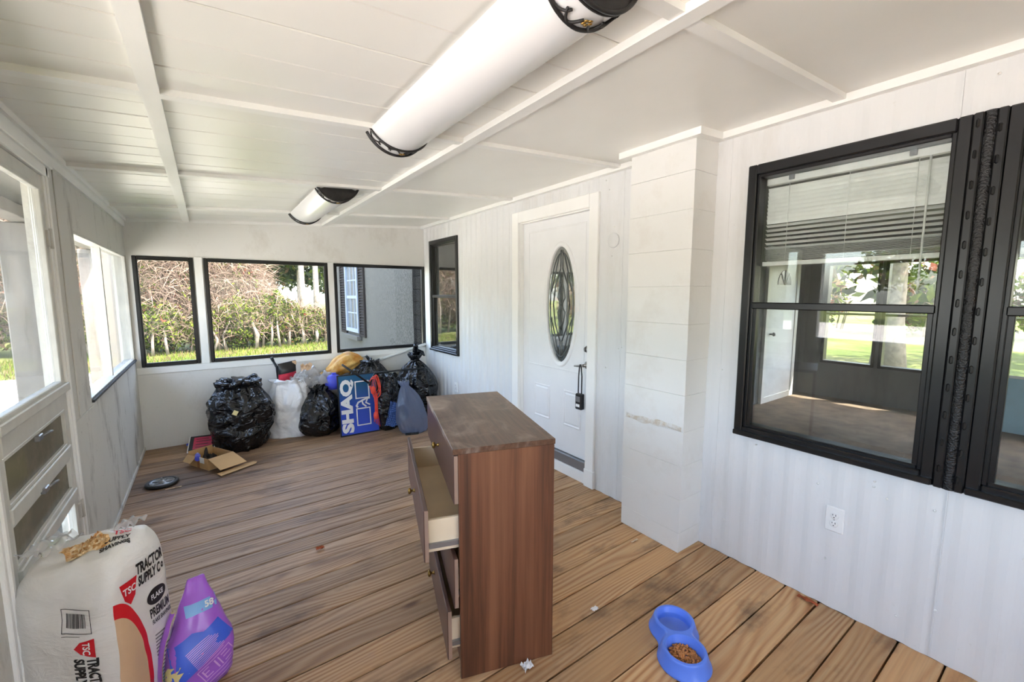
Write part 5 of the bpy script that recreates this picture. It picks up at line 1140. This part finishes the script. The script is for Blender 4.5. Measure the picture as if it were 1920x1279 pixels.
# ------------------------------------------------------------------ cardboard box and floor litter
M['card'] = plain('brown_cardboard', (198, 158, 108), 0.85, var=0.08, nscale=6); M['cardin'] = plain('brown_cardboard_inside', (206, 170, 124), 0.85, var=0.06); M['tape'] = plain('brown_tape', (158, 104, 50), 0.35)
e1 = Vector((-0.149, 0.273, 0)).normalized(); ang = math.atan2(-e1.x, e1.y)   # long left side runs along local +y
cx = thing('cardboard_box', 'open brown cardboard box with folded out flaps', 'box', (-0.075, 4.335, 0), ang)
L_, Wd, Hh, T = 0.30, 0.205, 0.10, 0.004
boxo('bottom', 'cardin', cx, 0, Wd, 0, L_, 0, T)
boxo('wall', 'card', cx, 0, T, 0, L_, T, Hh); boxo('wall', 'card', cx, Wd - T, Wd, 0, L_, T, Hh); boxo('wall', 'card', cx, T, Wd - T, 0, T, T, Hh); boxo('wall', 'card', cx, T, Wd - T, L_ - T, L_, T, Hh + 0.02)
boxo('tape_strip', 'tape', cx, -0.001, 0.0005, 0.13, 0.165, 0.0, Hh); boxo('paper_label', 'ink_white', cx, -0.0012, 0.0005, 0.06, 0.125, 0.05, Hh)
def flap(name, pts, t_=0.004):
    P = [Vector(q) for q in pts]; nn = (P[1] - P[0]).cross(P[2] - P[0]).normalized() * t_; m = MB(); n = len(P)
    m.add(P + [q - nn for q in P], [tuple(range(n)), tuple(range(n, 2 * n))[::-1]] + [(i, n + i, n + (i + 1) % n, (i + 1) % n) for i in range(n)]); return m.build(name, 'cardin', cx)
flap('flap', [(0.0, -0.002, Hh), (0.0, -0.165, 0.035), (Wd + 0.01, -0.175, 0.035), (Wd, -0.002, Hh)][::-1])
flap('flap', [(-0.02, -0.15, 0.008), (-0.03, -0.225, 0.008), (Wd + 0.06, -0.225, 0.008), (Wd + 0.085, -0.20, 0.008), (Wd + 0.075, -0.165, 0.008), (Wd + 0.02, -0.15, 0.008)][::-1])
flap('flap', [(-0.003, L_ * 0.98, 0.095), (-0.003, L_ * 0.55, 0.095), (-0.045, L_ * 0.62, 0.045), (-0.045, L_ * 0.98, 0.045)])
bl_ = thing('blue_bottle', 'blue and white plastic bottle lying in the cardboard box', 'bottle', (-0.150, 4.515, 0.02), ang + 1.1)
mm = MB(); mm.lathe([(0.001, -0.07), (0.02, -0.068), (0.022, -0.05), (0.022, 0.03), (0.010, 0.05), (0.010, 0.065), (0.001, 0.066)], 16, Matrix.Translation((0, 0, 0.065)) @ Matrix.Rotation(pi / 2, 4, 'Y')); mm.build('bottle_body', M['ball'], bl_); mm = MB(); mm.lathe([(0.012, 0.05), (0.012, 0.08), (0.001, 0.082)], 14, Matrix.Translation((0, 0, 0.065)) @ Matrix.Rotation(pi / 2, 4, 'Y')); mm.build('cap', 'ink_white', bl_)
M['darkjunk'] = plain('dark_brown_scraps', (56, 46, 40), 0.8, var=0.4, nscale=20)
dj = thing('dark_scraps', 'dark crumpled scraps inside the cardboard box', 'scraps', (-0.06, 4.505, 0.008), ang); rumple('heap', 'darkjunk', dj, (0.0, 0.0, 0.045), 0.055, 0.08, 0.07, 13, 14, droop=0.02); mm = MB(); mm.tube([(-0.02, 0.03, 0.03), (0.0, 0.06, 0.10), (0.01, 0.07, 0.13)], [0.018, 0.014, 0.006], 7); mm.build('stick', 'darkjunk', dj)
# wheel
wh = thing('small_wheel', 'small black wheel with grey hub lying on the stained boards', 'wheel', (-0.378, 4.235, 0.0))
mm = MB(); mm.lathe([(0.078, 0.004), (0.098, 0.0), (0.108, 0.010), (0.106, 0.022), (0.095, 0.027), (0.082, 0.022), (0.078, 0.012), (0.078, 0.004)], 40, cap=False); mm.build('tyre', 'blackplastic', wh)
mm = MB(); mm.lathe([(0.076, 0.010), (0.080, 0.024), (0.074, 0.026), (0.070, 0.014), (0.028, 0.016), (0.024, 0.030), (0.008, 0.034), (0.001, 0.034)], 32, cap=False); mm.build('rim', 'steel', wh)
for k in range(5):
    a = 2 * pi * k / 5; mm = MB(); mm.bbox(0.02, 0.076, -0.007, 0.007, 0.014, 0.022, b=0.002, M4=Matrix.Rotation(a, 4, 'Z')); mm.build('spoke', 'steel', wh)
mm = MB(); mm.tube([(0, 0, 0.02), (0, 0, 0.055)], 0.006, 8); mm.build('axle', 'steel', wh)
# sign board propped behind the box
sg = thing('red_sign', 'small black sign with red panel and white border propped behind the box', 'sign', (-0.135, 4.93, 0.0), radians(-8)); sg.rotation_euler = (radians(28), 0, radians(-8))
boxo('backing', 'ink_white', sg, -0.11, 0.11, 0.0, 0.22, 0.0, 0.004, b=0.001); boxo('black_field', 'ink_black', sg, -0.102, 0.102, 0.008, 0.212, 0.004, 0.0048); M['signred'] = plain('sign_red', (206, 44, 84), 0.45, var=0.1, nscale=20); boxo('red_panel', 'signred', sg, -0.07, 0.085, 0.035, 0.19, 0.0048, 0.0056)
mm = MB()
for i, (a, b) in enumerate(((0.055, 0.062), (0.09, 0.098), (0.13, 0.138), (0.16, 0.166))): mm.box(-0.05, 0.07 - 0.02 * (i % 2), a, b, 0.0056, 0.0062)
mm.build('dark_lines', 'ink_black', sg)
sc_ = thing('bottle_top', 'small blue bottle cap by the foot of the back wall', 'bottle cap', (-0.235, 5.21, 0.0)); mm = MB(); mm.lathe([(0.020, 0), (0.021, 0.012), (0.018, 0.016), (0.001, 0.016)], 20); mm.build('cap_shell', 'ball', sc_); mm = MB(); mm.lathe([(0.022, 0), (0.022, 0.003), (0.02, 0.004)], 20); mm.build('cap_ring', 'ink_lightblue', sc_)
def chip(name, label, cat, x, y, mat, sx, sy, amp, seed): 
    o = rumple(name, mat, None, (0, 0, amp * 0.55 + 0.001), sx, sy, amp, seed, 8); o.location = (x, y, 0); 
    zmin = min(v.co.z for v in o.data.vertices)
    for v in o.data.vertices: v.co.z -= zmin - 0.001
    tag(o, label, cat)
chip('paper_scrap', 'white crumpled paper scrap at the foot of the chest', 'paper', 0.955, 1.235, 'ink_white', 0.022, 0.018, 0.022, 3)
M['leaf'] = plain('red_brown_dry_leaf', (168, 84, 46), 0.8, var=0.2)
chip('dry_leaf', 'red brown dry leaf lying against the ribbed wall', 'leaf', 2.305, 0.735, 'leaf', 0.014, 0.045, 0.012, 5)
chip('dry_leaf', 'tiny brown dry leaf on the boards in the middle of the porch', 'leaf', 0.452, 2.585, 'leaf', 0.022, 0.014, 0.012, 6)
chip('paper_scrap', 'small white paper fleck between the chest and the pet bowl', 'paper', 1.415, 1.304, 'ink_white', 0.018, 0.012, 0.008, 8)
chip('wood_splinter', 'pale wood splinter beside the small wheel', 'splinter', -0.30, 4.09, 'pale', 0.05, 0.006, 0.006, 9)
chip('wood_splinter', 'pale wood splinter at the foot of the block pillar', 'splinter', 2.03, 1.56, 'pale', 0.03, 0.006, 0.006, 10)
